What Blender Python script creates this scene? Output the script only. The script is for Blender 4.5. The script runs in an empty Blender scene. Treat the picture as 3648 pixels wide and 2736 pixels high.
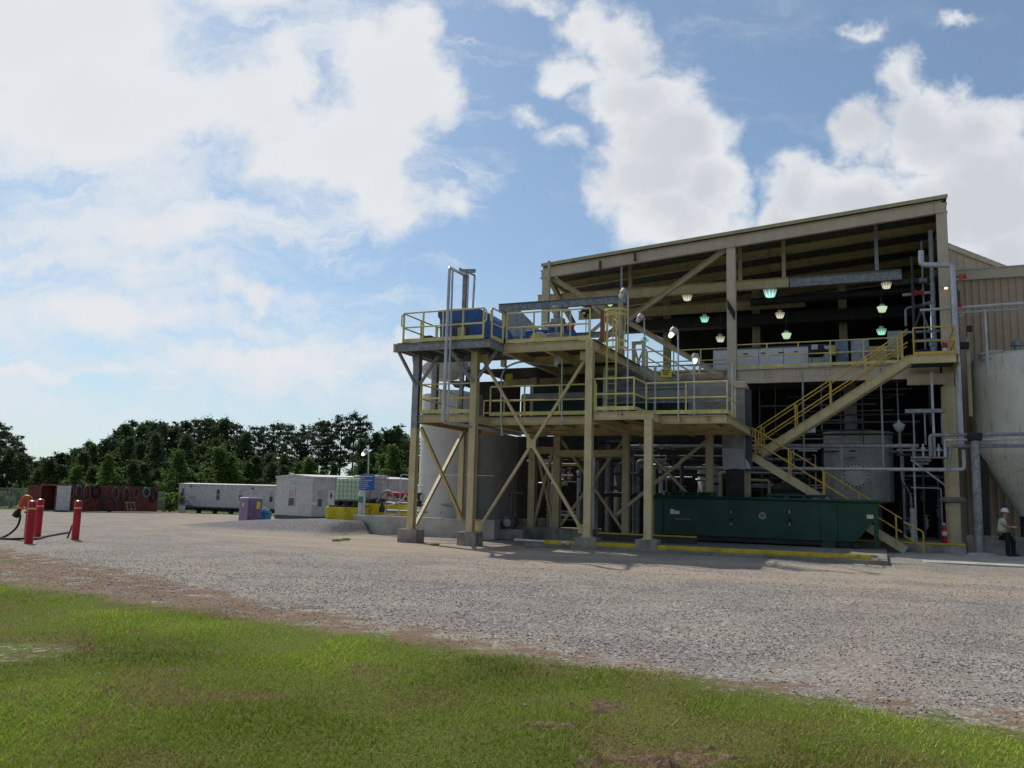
import bpy, math, random
import numpy as np
from mathutils import Vector, Matrix
R = math.radians
random.seed(7)
scene = bpy.context.scene
COL = scene.collection

# ------------------------------------------------------------------ camera
EYE = 1.72
PITCH = math.atan((1074 - 829.5) / 1830)
ROLL = R(1.5)
FPX = 1830 * 3648 / 2212          # focal length in pixels of the 3648 px wide photograph
cam_d = bpy.data.cameras.new('camera'); cam = bpy.data.objects.new('camera', cam_d); COL.objects.link(cam)
cam_d.sensor_width = 36; cam_d.lens = 36 * 1830 / 2212; cam_d.clip_start = .05; cam_d.clip_end = 3000
CM = Matrix.Rotation(math.pi / 2 + PITCH, 4, 'X') @ Matrix.Rotation(ROLL, 4, 'Z')
cam.matrix_world = Matrix.Translation((0, 0, EYE)) @ CM
scene.camera = cam

# ------------------------------------------------------------------ light
SUN_AZ, SUN_EL = R(-34), R(46)
sd = Vector((math.sin(SUN_AZ) * math.cos(SUN_EL), math.cos(SUN_AZ) * math.cos(SUN_EL), math.sin(SUN_EL)))
sl = bpy.data.lights.new('sun', 'SUN'); sl.energy = 3.4; sl.angle = R(.6); sl.color = (1, .93, .82)
so = bpy.data.objects.new('sun', sl); COL.objects.link(so)
so.rotation_euler = sd.to_track_quat('Z', 'Y').to_euler()
so.location = (0, 0, 60)
scene.view_settings.view_transform = 'Standard'; scene.view_settings.look = 'None'
scene.view_settings.exposure = 0.0; scene.view_settings.gamma = 1


class NT:
    def __init__(s, tree): s.t = tree; s.n = tree.nodes; s.l = tree.links
    def put(s, sock, v):
        if isinstance(v, bpy.types.NodeSocket): s.l.new(v, sock)
        elif v is not None:
            if sock.type == 'RGBA' and len(v) == 3: v = (*v, 1)
            sock.default_value = v
    def node(s, kind, **kw):
        n = s.n.new(kind)
        for k, v in kw.items(): setattr(n, k, v)
        return n
    def math(s, op, a, b=None, c=None, clamp=False):
        n = s.node('ShaderNodeMath', operation=op, use_clamp=clamp)
        s.put(n.inputs[0], a); s.put(n.inputs[1], b); s.put(n.inputs[2], c)
        return n.outputs[0]
    def vmath(s, op, a, b=None, out=0):
        n = s.node('ShaderNodeVectorMath', operation=op)
        s.put(n.inputs[0], a); s.put(n.inputs[1], b)
        return n.outputs[out]
    def mix(s, f, a, b, mode='MIX'):
        n = s.node('ShaderNodeMix', data_type='RGBA', blend_type=mode)
        s.put(n.inputs[0], f); s.put(n.inputs[6], a); s.put(n.inputs[7], b)
        return n.outputs[2]
    def noise(s, vec, scale, detail=4, rough=.55, dist=0, out=0):
        n = s.node('ShaderNodeTexNoise'); s.put(n.inputs['Vector'], vec)
        n.inputs['Scale'].default_value = scale; n.inputs['Detail'].default_value = detail
        n.inputs['Roughness'].default_value = rough; n.inputs['Distortion'].default_value = dist
        return n.outputs[out]
    def ramp(s, f, lo, hi, a=0., b=1., smooth=True):
        n = s.node('ShaderNodeMapRange', interpolation_type='SMOOTHSTEP' if smooth else 'LINEAR')
        s.put(n.inputs[0], f); s.put(n.inputs[1], lo); s.put(n.inputs[2], hi); s.put(n.inputs[3], a); s.put(n.inputs[4], b)
        return n.outputs[0]
    def mapping(s, vec, loc=(0, 0, 0), rot=(0, 0, 0), scl=(1, 1, 1)):
        n = s.node('ShaderNodeMapping'); s.put(n.inputs[0], vec)
        n.inputs[1].default_value = loc; n.inputs[2].default_value = rot; n.inputs[3].default_value = scl
        return n.outputs[0]
    def sep(s, vec): n = s.node('ShaderNodeSeparateXYZ'); s.put(n.inputs[0], vec); return n.outputs
    def comb(s, x, y, z=0.):
        n = s.node('ShaderNodeCombineXYZ'); s.put(n.inputs[0], x); s.put(n.inputs[1], y); s.put(n.inputs[2], z); return n.outputs[0]


def ray(px, py):                                   # viewing direction of a photo pixel
    return CM.to_3x3() @ Vector(((px - 1824) / FPX, -(py - 1368) / FPX, -1))

# ------------------------------------------------------------------ sky: Nishita with procedural clouds
world = bpy.data.worlds.new('World'); scene.world = world; world.use_nodes = True
w = NT(world.node_tree); w.n.clear()
sky = w.node('ShaderNodeTexSky', sky_type='NISHITA'); sky.sun_disc = False
sky.sun_elevation = SUN_EL; sky.sun_rotation = SUN_AZ; sky.air_density = 1.0; sky.dust_density = .6; sky.ozone_density = 2.0
tc = w.node('ShaderNodeTexCoord').outputs['Generated']
dx, dy, dz = w.sep(tc)
dyc = w.math('MAXIMUM', w.math('ABSOLUTE', dy), .08)
P2 = w.comb(w.math('DIVIDE', dx, dyc), w.math('DIVIDE', dz, dyc), w.math('MULTIPLY', w.math('SIGN', dy), 3.0))
wob = w.vmath('SUBTRACT', w.noise(P2, 5, 6, .6, 0, 1), (.5, .5, .5))
wv = w.vmath('ADD', w.vmath('MULTIPLY', wob, (.15, .15, 0)), w.vmath('MULTIPLY', w.vmath('SUBTRACT', w.noise(P2, 17, 5, .6, 0, 1), (.5, .5, .5)), (.05, .05, 0)))
PW = w.vmath('ADD', P2, wv)
BL = [  # cumulus masses: centre and radii in sky degrees-like units, read off the photograph (x, y, rx, ry)
 (40, 60, 430, 190), (200, 230, 360, 130), (560, 250, 190, 90), (640, 170, 70, 90), (850, 190, 150, 130), (760, 300, 190, 110), (880, 100, 80, 75),
 (840, 410, 80, 90), (870, 500, 60, 50), (965, 460, 50, 45), (960, 225, 60, 70), (620, 330, 160, 80), (520, 20, 200, 50), (1140, 15, 90, 30), (260, 690, 360, 42), (560, 640, 170, 45), (600, 770, 300, 42), (120, 560, 260, 45), (380, 490, 170, 35), (150, 800, 260, 22),
 (1275, 70, 70, 55), (1350, 120, 90, 75), (1255, 150, 70, 45), (1390, 210, 130, 100), (1450, 290, 140, 110), (1410, 390, 150, 110),
 (1490, 470, 160, 90), (1165, 245, 55, 26), (1225, 290, 60, 42), (1530, 400, 100, 100), (1330, 440, 90, 60),
 (1740, 410, 110, 90), (1690, 480, 90, 80), (1850, 270, 80, 65), (1930, 190, 60, 70), (1990, 270, 130, 90), (2100, 290, 160, 100),
 (2150, 420, 200, 170), (1880, 440, 170, 110), (2180, 580, 160, 150), (2030, 450, 170, 120), (1850, 60, 50, 20), (2070, 66, 50, 20)]
fld = None
for (bx, by, rx, ry) in BL:
    s_ = 3648 / 2212; c = ray(bx * s_, by * s_)
    ex = ray((bx + rx) * s_, by * s_); ey = ray(bx * s_, (by + ry) * s_)
    cx, cz = c.x / c.y, c.z / c.y
    ax = abs(ex.x / ex.y - cx); az = abs(ey.z / ey.y - cz)
    v_ = w.vmath('MULTIPLY', w.vmath('SUBTRACT', PW, (cx, cz, 3)), (1 / ax, 1 / az, 1))
    f_ = w.math('MULTIPLY', w.math('SUBTRACT', 1.0, w.vmath('LENGTH', v_, None, 1)), max(.42, min(1.5, min(rx, ry) / 85)))
    fld = f_ if fld is None else w.math('MAXIMUM', fld, f_)
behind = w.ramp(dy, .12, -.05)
gen = w.math('SUBTRACT', w.math('MULTIPLY', w.noise(P2, 1.6, 5, .55), 2.2), 1.1)
fld = w.math('MAXIMUM', fld, w.math('ADD', w.math('MULTIPLY', behind, 4.0), w.math('SUBTRACT', gen, 4.25)))
fb = w.noise(P2, 9, 9, .62, .3)
dens = w.math('ADD', w.math('MULTIPLY', fld, 1.25), w.math('MULTIPLY', w.math('SUBTRACT', fb, .5), 2.1))
mask = w.ramp(dens, -.18, .62)
# shading of the clouds: lit rims, greyer thick undersides
PS = w.vmath('ADD', P2, (.035, -.05, 0))
fb2 = w.noise(PS, 6, 6, .55, .2)
thick = w.ramp(w.math('ADD', w.math('MULTIPLY', fld, .9), w.math('MULTIPLY', w.math('SUBTRACT', fb2, .5), 2.2)), .1, 1.0)
leftw = w.ramp(w.sep(P2)[0], -.15, .25, 0, 1)
thick = w.math('MULTIPLY', thick, w.math('ADD', w.math('MULTIPLY', leftw, .50), .10))
ccol = w.mix(thick, (7.9, 8.1, 8.4), (4.9, 5.3, 6.0))
# thin streaky cirrus
PR = w.mapping(PW, rot=(0, 0, R(14)), scl=(1, 3.6, 1))
ci = w.noise(PR, 3.1, 8, .62, .5)
ci2 = w.noise(w.mapping(PW, rot=(0, 0, R(24)), scl=(1, 3.2, 1)), 8, 7, .66, .4)
xx, zz, _ = w.sep(P2)
cw = w.ramp(xx, .12, -.35, .0, .13)
cz_ = w.math('MULTIPLY', w.ramp(zz, .02, .12), 1.0)
cir = w.ramp(w.math('ADD', w.math('ADD', w.math('MULTIPLY', ci, .6), w.math('MULTIPLY', ci2, .4)), cw), .50, .72)
cir = w.math('MULTIPLY', w.math('MULTIPLY', cir, cz_), w.ramp(xx, .55, -.25, .12, .95))
skyc = w.mix(1.0, sky.outputs[0], (.90, 1.0, 1.03), 'MULTIPLY')
# pale moisture towards the horizon and towards the sun side
pale = w.math('MAXIMUM', w.ramp(zz, .40, -.02, 0, .6), w.math('MULTIPLY', w.ramp(xx, .25, -.7, 0, .34), w.ramp(zz, -.05, .3, .5, 1)))
pale = w.math('MAXIMUM', pale, .13)
skyc = w.mix(pale, skyc, (5.0, 6.3, 7.4))
skyc = w.mix(cir, skyc, (7.3, 7.8, 8.4))
skyc = w.mix(mask, skyc, ccol)
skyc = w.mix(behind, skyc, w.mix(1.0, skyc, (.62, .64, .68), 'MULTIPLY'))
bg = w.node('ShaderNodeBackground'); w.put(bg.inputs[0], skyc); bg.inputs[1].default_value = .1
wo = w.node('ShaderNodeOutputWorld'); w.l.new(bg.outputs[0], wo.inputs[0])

# ------------------------------------------------------------------ frames and pixel helpers
class Frame:
    def __init__(s, o, rz):
        s.o = Vector(o); s.rz = rz; s.m = Matrix.Translation(s.o) @ Matrix.Rotation(rz, 4, 'Z')
        s.U = Vector((math.cos(rz), math.sin(rz), 0)); s.V = Vector((-math.sin(rz), math.cos(rz), 0))
W = Frame((0, 0, 0), 0)
PL = Frame((-3.5613, 31.2901, 0), R(-23.5))        # the plant: u along its front, v into it
ZO = {1: (1380, 900, 2.4578), 2: (1380, 1400, 2.4578), 3: (2200, 1400, 2.4578), 4: (2748, 1400, 2.4578), 5: (2000, 850, 2.4578), 6: (2748, 650, 2.4578),
      7: (1400, 1040, 4.909), 8: (1780, 1040, 4.909), 9: (2150, 1200, 4.909), 10: (2600, 1100, 4.909), 11: (3000, 1050, 4.909),
      12: (1900, 1500, 3.687), 13: (3198, 1150, 4.909), 14: (1850, 1850, 2.602), 21: (0, 1600, 3.687), 22: (600, 1550, 3.687),
      23: (1000, 1550, 3.687), 24: (0, 1400, 1.4747), 25: (3300, 1650, 4.741), 0: (0, 0, .60636)}
def px(k, x, y): o = ZO[k]; return o[0] + x / o[2], o[1] + y / o[2]
def q(k, x, y, v):                                  # point of the plant's plane v under a photo pixel -> (u, v, z)
    d = ray(*px(k, x, y)); o = Vector((0, 0, EYE)); t = (v - (o - PL.o).dot(PL.V)) / d.dot(PL.V)
    p = o + d * t; r = p - PL.o; return (r.dot(PL.U), v, p.z)
def zmeet(k, x, y, z):
    d = ray(*px(k, x, y)); t = (z - EYE) / d.z; return Vector((0, 0, EYE)) + d * t
def qz(k, x, y, z): r = zmeet(k, x, y, z) - PL.o; return (r.dot(PL.U), r.dot(PL.V), z)
def smooth(t): t = min(1, max(0, t)); return t * t * (3 - 2 * t)
def terrain(x, y):
    u = (x - PL.o.x) * PL.U.x + (y - PL.o.y) * PL.U.y; v = (x - PL.o.x) * PL.V.x + (y - PL.o.y) * PL.V.y
    z = -.0165 * max(0., min(y, 130) - 34) * smooth((-u - 6 + max(0, v - 45)) / 14)
    # bank of crushed stone against the retaining wall
    z += .54 * smooth((v + .2) / 3.2) * smooth((-4.9 - u) / .6 + 1) * smooth((u + 17) / 10) * smooth((17 - v) / 5)
    z += .09 * smooth((u - 4) / 2) * smooth((18 - u) / 2) * smooth((v + 3) / 2) * smooth((6 - v) / 2)
    return z
def g(k, x, y):                                     # point of the ground under a photo pixel
    p = zmeet(k, x, y, 0)
    for _ in range(40): p = zmeet(k, x, y, terrain(p.x, p.y)) if terrain(p.x, p.y) < EYE - .2 else p
    return p
def gd(k, x, y, dep):                               # point at a given distance along y
    d = ray(*px(k, x, y)); return Vector((0, 0, EYE)) + d * (dep / d.y)

# ------------------------------------------------------------------ materials
MATS = {}
def mat(name, col, rough=.6, metal=0., var=.18, scale=2.5, dirt=None, dirt_amt=.35, bump=0., bscale=30, spec=.4, streak=True):
    m = bpy.data.materials.new(name); m.use_nodes = True; t = NT(m.node_tree); b = t.n['Principled BSDF']
    co = t.node('ShaderNodeTexCoord').outputs['Object']
    gp = t.node('ShaderNodeNewGeometry').outputs['Position']
    n1 = t.noise(gp, scale, 5, .6)
    dark = tuple(c * (1 - var * 1.6) for c in col); lite = tuple(min(1, c * (1 + var)) for c in col)
    c_ = t.mix(t.ramp(n1, .3, .7), dark, lite)
    if dirt:
        if streak:
            n2 = t.noise(t.mapping(gp, scl=(1, 1, .16)), 5.5, 6, .62)
        else:
            n2 = t.noise(gp, 4.5, 6, .65)
        c_ = t.mix(t.ramp(n2, .5, .74, 0, dirt_amt), c_, dirt)
        n3 = t.noise(gp, 22, 4, .6)
        c_ = t.mix(t.ramp(n3, .62, .72, 0, dirt_amt), c_, dirt)
    t.put(b.inputs['Base Color'], c_)
    t.put(b.inputs['Roughness'], t.ramp(t.noise(gp, 7, 3), .2, .8, max(.05, rough - .12), min(1, rough + .12)))
    b.inputs['Metallic'].default_value = metal; b.inputs['Specular IOR Level'].default_value = spec
    if bump:
        bn = t.node('ShaderNodeBump'); bn.inputs['Strength'].default_value = bump; bn.inputs['Distance'].default_value = .02
        t.put(bn.inputs['Height'], t.noise(gp, bscale, 5, .6)); t.l.new(bn.outputs[0], b.inputs['Normal'])
    MATS[name] = m
    return m
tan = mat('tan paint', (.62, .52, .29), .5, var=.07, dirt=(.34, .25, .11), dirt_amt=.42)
tand = mat('darker tan paint', (.47, .40, .23), .6, var=.08, dirt=(.24, .20, .10), dirt_amt=.4)  # a darker tone of the tan, mostly on inner and rear steelwork
beige = mat('beige paint', (.60, .505, .38), .5, var=.06, dirt=(.42, .29, .18), dirt_amt=.25)
yel = mat('pale yellow rail paint', (.72, .64, .24), .5, var=.1, dirt=(.25, .2, .07), dirt_amt=.45)
yelo = mat('orange yellow rail paint', (.68, .44, .08), .5, var=.12, dirt=(.28, .18, .05), dirt_amt=.35)
galv = mat('galvanised steel', (.30, .32, .34), .5, .25, var=.2, scale=6, dirt=(.17, .15, .12), dirt_amt=.3)
galvl = mat('bright galvanised pipe', (.52, .54, .56), .42, .35, var=.12)
dgrey = mat('dark grey steel', (.07, .075, .08), .6)
dark = mat('grimy dark steel', (.035, .037, .035), .7, dirt=(.08, .06, .04))
blackr = mat('black rubber', (.02, .02, .02), .6)
conc = mat('concrete', (.30, .28, .24), .9, var=.22, scale=1.8, dirt=(.10, .09, .07), dirt_amt=.6, bump=.35)
concl = mat('pale concrete', (.46, .44, .39), .9, var=.16, scale=1.2, dirt=(.20, .19, .14), dirt_amt=.5, bump=.3, streak=False)
ycurb = mat('yellow kerb paint', (.60, .43, .03), .6, var=.15, dirt=(.22, .17, .06), dirt_amt=.6, streak=False)
blue = mat('blue machine paint', (.02, .10, .34), .45, var=.15, dirt=(.05, .05, .06))
bluel = mat('light blue plastic', (.03, .28, .60), .5)
red = mat('red bollard paint', (.50, .010, .025), .35, var=.1, dirt=(.3, .03, .02), dirt_amt=.25)
redd = mat('deep red machine paint', (.5, .04, .03), .45, var=.15)
orange = mat('orange paint', (.55, .10, .04), .5, var=.15, dirt=(.3, .07, .03))
rust = mat('rusty red container paint', (.20, .055, .035), .8, var=.22, dirt=(.07, .03, .02), dirt_amt=.6)
rustb = mat('rust brown', (.28, .09, .04), .8)
white = mat('white paint', (.72, .72, .70), .5, var=.06)
whited = mat('dirty white paint', (.60, .60, .58), .6, var=.1, dirt=(.22, .22, .16), dirt_amt=.5)
tankg = mat('stained cream tank paint', (.80, .78, .66), .6, var=.07, scale=.8, dirt=(.25, .27, .12), dirt_amt=.6)
tankw = mat('light grey tank paint', (.58, .57, .55), .5, var=.05, scale=.6, dirt=(.4, .38, .33), dirt_amt=.3)
green = mat('dumpster green paint', (.006, .060, .036), .42, var=.18, scale=1.2, dirt=(.02, .04, .03), dirt_amt=.5)
greend = mat('dark green machine paint', (.02, .06, .045), .5)
siding = mat('trailer siding', (.50, .51, .49), .6, var=.05)
slabm = mat('mossy slab concrete', (.24, .225, .18), .9, var=.2, dirt=(.10, .10, .06), dirt_amt=.6, streak=False)
purple = mat('purple plastic', (.20, .15, .26), .5, var=.08)
ibcm = mat('green white plastic', (.62, .78, .52), .4, var=.05)
ibcw = mat('cloudy white plastic', (.62, .58, .60), .4, var=.05)
signb = mat('blue sign face', (.02, .10, .42), .4, var=.05)
signy = mat('yellow sign face', (.75, .62, .03), .5, var=.05)
steeld = mat('roof decking', (.13, .15, .16), .5, 0, var=.15, dirt=(.1, .09, .08))
wood = mat('weathered timber', (.34, .24, .14), .85)
cardb = mat('tan board', (.55, .40, .18), .8)
duct = mat('dull metal duct', (.30, .29, .27), .6, .1, dirt=(.13, .12, .10), dirt_amt=.5)
tarp = mat('grey sheet', (.40, .41, .44), .7, var=.06)
flooring = mat('shade darkened floor', (.07, .065, .058), .9, var=.2)  # concrete tone lowered so the interior reads as deep shade
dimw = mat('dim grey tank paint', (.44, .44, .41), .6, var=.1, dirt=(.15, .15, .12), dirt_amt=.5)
skin = mat('skin', (.42, .22, .15), .6, var=.05)
shirt = mat('grey work shirt', (.60, .61, .64), .85, var=.06)
trouser = mat('dark trousers', (.015, .016, .02), .9, var=.1)
hiviz = mat('lime reflective stripe', (.55, .85, .15), .5, var=.03)
glove = mat('yellow work gloves', (.80, .48, .06), .8)
boot = mat('black boots', (.012, .012, .012), .6)
glassd = mat('dark window glass', (.06, .065, .07), .12, var=.05, spec=.8)
blind = mat('window blind', (.42, .38, .34), .6, var=.05)
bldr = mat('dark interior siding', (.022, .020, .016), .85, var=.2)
teal = mat('teal hose', (.04, .26, .24), .6)
hoseg = mat('grey green hose', (.10, .12, .10), .7)
lampg = mat('lamp housing grey', (.50, .50, .48), .5)
bark = mat('pine bark', (.10, .07, .05), .9)

def sided(name, col, per, depth, axis, dirt=None):           # corrugated sheet
    m = mat(name, col, .5, .0, var=.08, dirt=dirt, dirt_amt=.25); t = NT(m.node_tree); b = t.n['Principled BSDF']
    co = t.node('ShaderNodeTexCoord').outputs['Object']
    wv_ = t.node('ShaderNodeTexWave', wave_type='BANDS', bands_direction=axis, wave_profile='SIN'); wv_.inputs['Scale'].default_value = per
    t.put(wv_.inputs['Vector'], co); wv_.inputs['Distortion'].default_value = 0
    bn = t.node('ShaderNodeBump'); bn.inputs['Strength'].default_value = 1; bn.inputs['Distance'].default_value = depth
    t.put(bn.inputs['Height'], wv_.outputs[1]); t.l.new(bn.outputs[0], b.inputs['Normal'])
    return m
trailm = sided('ribbed trailer siding', (.50, .51, .50), 2.2, .012, 'X')

def emis(name, col, s, base=(.8, .8, .8), band=False):
    m = bpy.data.materials.new(name); m.use_nodes = True; b = m.node_tree.nodes['Principled BSDF']
    b.inputs['Base Color'].default_value = (*base, 1); b.inputs['Emission Color'].default_value = (*col, 1); b.inputs['Emission Strength'].default_value = s
    b.inputs['Roughness'].default_value = .3
    if band:                                         # prismatic glass: bright in its ribs, dim towards the rim
        t = NT(m.node_tree); x, y, z = t.sep(t.node('ShaderNodeTexCoord').outputs['Object'])
        an = t.math('FRACT', t.math('MULTIPLY', t.math('ARCTAN2', y, x), 10 / 6.2832)); rib = t.ramp(t.math('ABSOLUTE', t.math('SUBTRACT', an, .5)), .05, .3, 1.35, .5)
        t.put(b.inputs['Emission Strength'], t.math('MULTIPLY', t.math('MULTIPLY', rib, t.ramp(z, -.18, .13, 1.25, .25)), s))
    return m
lit_green = emis('lit green lamp glass', (.38, 1, .62), .85, (.3, .5, .4), True)
lit_white = emis('lit white lamp glass', (1, .90, .70), .62, (.5, .5, .42), True)
lit_blue = emis('lit pale blue lamp glass', (.5, .95, .88), .95, (.4, .55, .55), True)
lit_hot = emis('lit lamp bulb', (.80, 1, .72), 1.7)

def clear_mat():
    m = bpy.data.materials.new('clear plastic sheet'); m.use_nodes = True; t = NT(m.node_tree); b = t.n['Principled BSDF']
    b.inputs['Base Color'].default_value = (.34, .36, .36, 1); b.inputs['Roughness'].default_value = .2
    gp = t.node('ShaderNodeNewGeometry').outputs['Position']
    t.put(b.inputs['Alpha'], t.ramp(t.noise(gp, 2.2, 4), .3, .7, .10, .26))
    return m
clearm = clear_mat()
def mesh_mat():
    m = bpy.data.materials.new('chain link'); m.use_nodes = True; t = NT(m.node_tree); b = t.n['Principled BSDF']
    b.inputs['Base Color'].default_value = (.33, .34, .34, 1); b.inputs['Metallic'].default_value = .3; b.inputs['Roughness'].default_value = .5
    x, y, z = t.sep(t.node('ShaderNodeTexCoord').outputs['Object'])
    a1 = t.math('FRACT', t.math('MULTIPLY', t.math('ADD', x, z), 11)); a2 = t.math('FRACT', t.math('MULTIPLY', t.math('SUBTRACT', x, z), 11))
    l = t.math('MAXIMUM', t.math('LESS_THAN', a1, .12), t.math('LESS_THAN', a2, .12)); t.put(b.inputs['Alpha'], l)
    return m
chainm = mesh_mat()

# ------------------------------------------------------------------ mesh builder
class MB:
    def __init__(s): s.v = []; s.f = []
    def add(s, vs, fs):
        o = len(s.v); s.v += [Vector(p) for p in vs]; s.f += [tuple(i + o for i in f) for f in fs]; return s
    def box(s, a, b):
        x0, x1 = sorted((a[0], b[0])); y0, y1 = sorted((a[1], b[1])); z0, z1 = sorted((a[2], b[2]))
        return s.add([(x0, y0, z0), (x1, y0, z0), (x1, y1, z0), (x0, y1, z0), (x0, y0, z1), (x1, y0, z1), (x1, y1, z1), (x0, y1, z1)],
                     [(0, 3, 2, 1), (4, 5, 6, 7), (0, 1, 5, 4), (1, 2, 6, 5), (2, 3, 7, 6), (3, 0, 4, 7)])
    def cb(s, c, sz): return s.box([c[i] - sz[i] / 2 for i in range(3)], [c[i] + sz[i] / 2 for i in range(3)])
    def prof(s, p0, p1, pts, up):                    # extrude a closed 2D profile from p0 to p1
        p0 = Vector(p0); p1 = Vector(p1); d = (p1 - p0).normalized(); up = Vector(up)
        if abs(d.dot(up)) > .99: up = Vector((0, 1, 0))
        a = d.cross(up).normalized(); b = a.cross(d).normalized(); n = len(pts)
        vs = [p + a * x + b * y for p in (p0, p1) for x, y in pts]
        return s.add(vs, [(i, (i + 1) % n, n + (i + 1) % n, n + i) for i in range(n)] + [tuple(range(n))[::-1], tuple(range(n, 2 * n))])
    def bar(s, p0, p1, w_, h_, up=(0, 0, 1)): return s.prof(p0, p1, [(-w_ / 2, -h_ / 2), (w_ / 2, -h_ / 2), (w_ / 2, h_ / 2), (-w_ / 2, h_ / 2)], up)
    def ib(s, p0, p1, d, bf, up=(0, 0, 1), tf=.018, tw=.012):    # I-section: depth d along up, flange width bf
        h = d / 2; b = bf / 2; t_ = tw / 2
        return s.prof(p0, p1, [(-b, -h), (b, -h), (b, -h + tf), (t_, -h + tf), (t_, h - tf), (b, h - tf), (b, h), (-b, h), (-b, h - tf), (-t_, h - tf), (-t_, -h + tf), (-b, -h + tf)], up)
    def chan(s, p0, p1, d, bf, up=(0, 0, 1), side=1):
        h = d / 2; t_ = .014; pts = [(0, -h), (bf * side, -h), (bf * side, -h + t_), (t_ * side, -h + t_), (t_ * side, h - t_), (bf * side, h - t_), (bf * side, h), (0, h)]
        return s.prof(p0, p1, pts, up)
    def tube(s, pts, r, n=8, closed=False):
        pts = [Vector(p) for p in pts]; m = len(pts); rings = []; prev = None
        rr = r if isinstance(r, (list, tuple)) else [r] * m
        o = len(s.v)
        for i, p in enumerate(pts):
            if closed: d = pts[(i + 1) % m] - pts[i - 1]
            else: d = pts[min(i + 1, m - 1)] - pts[max(i - 1, 0)]
            d = d.normalized() if d.length > 1e-9 else Vector((0, 0, 1))
            if prev is None: a = d.cross(Vector((0, 0, 1)) if abs(d.z) < .9 else Vector((1, 0, 0))).normalized()
            else: a = (prev - d * prev.dot(d)).normalized()
            prev = a; b = d.cross(a)
            s.v += [p + (a * math.cos(2 * math.pi * k / n) + b * math.sin(2 * math.pi * k / n)) * rr[i] for k in range(n)]
        for i in range(m if closed else m - 1):
            j = (i + 1) % m
            s.f += [(o + i * n + k, o + i * n + (k + 1) % n, o + j * n + (k + 1) % n, o + j * n + k) for k in range(n)]
        if not closed: s.f += [tuple(o + k for k in range(n))[::-1], tuple(o + (m - 1) * n + k for k in range(n))]
        return s
    def lathe(s, c, prof, n=24, axis=(0, 0, 1)):
        c = Vector(c); ax = Vector(axis).normalized(); a = ax.cross(Vector((1, 0, 0)) if abs(ax.x) < .9 else Vector((0, 1, 0))).normalized(); b = ax.cross(a)
        o = len(s.v); m = len(prof)
        for r, z in prof: s.v += [c + ax * z + (a * math.cos(2 * math.pi * k / n) + b * math.sin(2 * math.pi * k / n)) * max(r, .0005) for k in range(n)]
        for i in range(m - 1): s.f += [(o + i * n + k, o + i * n + (k + 1) % n, o + (i + 1) * n + (k + 1) % n, o + (i + 1) * n + k) for k in range(n)]
        s.f += [tuple(o + k for k in range(n))[::-1], tuple(o + (m - 1) * n + k for k in range(n))]
        return s
    def poly(s, pts, off):                           # a flat outline given thickness along the vector off
        n = len(pts); off = Vector(off); vs = [Vector(p) for p in pts] + [Vector(p) + off for p in pts]
        return s.add(vs, [tuple(range(n))[::-1], tuple(range(n, 2 * n))] + [(i, (i + 1) % n, n + (i + 1) % n, n + i) for i in range(n)])
    def sphere(s, c, r, n=12, sc=(1, 1, 1)):
        m = n // 2 + 1
        pr = [(math.sin(math.pi * i / m), -math.cos(math.pi * i / m)) for i in range(m + 1)]
        o = len(s.v); s.lathe((0, 0, 0), pr, n)
        for i in range(o, len(s.v)): s.v[i] = Vector((c[0] + s.v[i].x * r * sc[0], c[1] + s.v[i].y * r * sc[1], c[2] + s.v[i].z * r * sc[2]))
        return s

def bend(pts, r=.25, n=5):                           # round the corners of a polyline
    pts = [Vector(p) for p in pts]; out = [pts[0]]
    for i in range(1, len(pts) - 1):
        a, b, c = pts[i - 1], pts[i], pts[i + 1]; rr = min(r, (b - a).length * .45, (c - b).length * .45)
        p = b + (a - b).normalized() * rr; q_ = b + (c - b).normalized() * rr
        for k in range(n + 1): t = k / n; out.append(p * (1 - t) ** 2 + b * 2 * t * (1 - t) + q_ * t * t)
    return out + [pts[-1]]

def tag(o, label=None, cat=None, group=None, kind=None):
    if label: o['label'] = label
    if cat: o['category'] = cat
    if group: o['group'] = group
    if kind: o['kind'] = kind
    return o
def thing(name, label, cat, base, fr=PL, group=None):
    o = bpy.data.objects.new(name, None); COL.objects.link(o); o.empty_display_size = .2
    b = Vector(base); o.location = fr.m @ b; o.rotation_euler = (0, 0, fr.rz); BASE[o.name] = b
    return tag(o, label, cat, group)
BASE = {}
def mk(name, mb, m, base, bevel=0, smooth_=True):
    me = bpy.data.meshes.new(name); me.from_pydata([p - base for p in mb.v], [], mb.f)
    me.materials.append(m)
    if smooth_:
        me.shade_smooth(); me.set_sharp_from_angle(angle=R(35))
    ob = bpy.data.objects.new(name, me); COL.objects.link(ob)
    if bevel:
        b = ob.modifiers.new('bevel', 'BEVEL'); b.width = bevel; b.segments = 2; b.limit_method = 'ANGLE'
    return ob
def part(name, mb, m, parent, label=None, bevel=0, smooth_=True, kind=None):
    b = BASE[parent.name]; ob = mk(name, mb, m, b, bevel, smooth_); ob.parent = parent; BASE[ob.name] = b
    if label: ob['label'] = label
    if kind: ob['kind'] = kind
    return ob
def solo(name, mb, m, label, cat, base, fr=PL, group=None, kind=None, bevel=0, smooth_=True):
    b = Vector(base); ob = mk(name, mb, m, b, bevel, smooth_); ob.location = fr.m @ b; ob.rotation_euler = (0, 0, fr.rz)
    BASE[ob.name] = b
    return tag(ob, label, cat, group, kind)
def copy_tree(o, parent=None):
    c = o.copy(); COL.objects.link(c)
    if parent: c.parent = parent
    for ch in list(o.children): copy_tree(ch, c)
    return c
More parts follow.
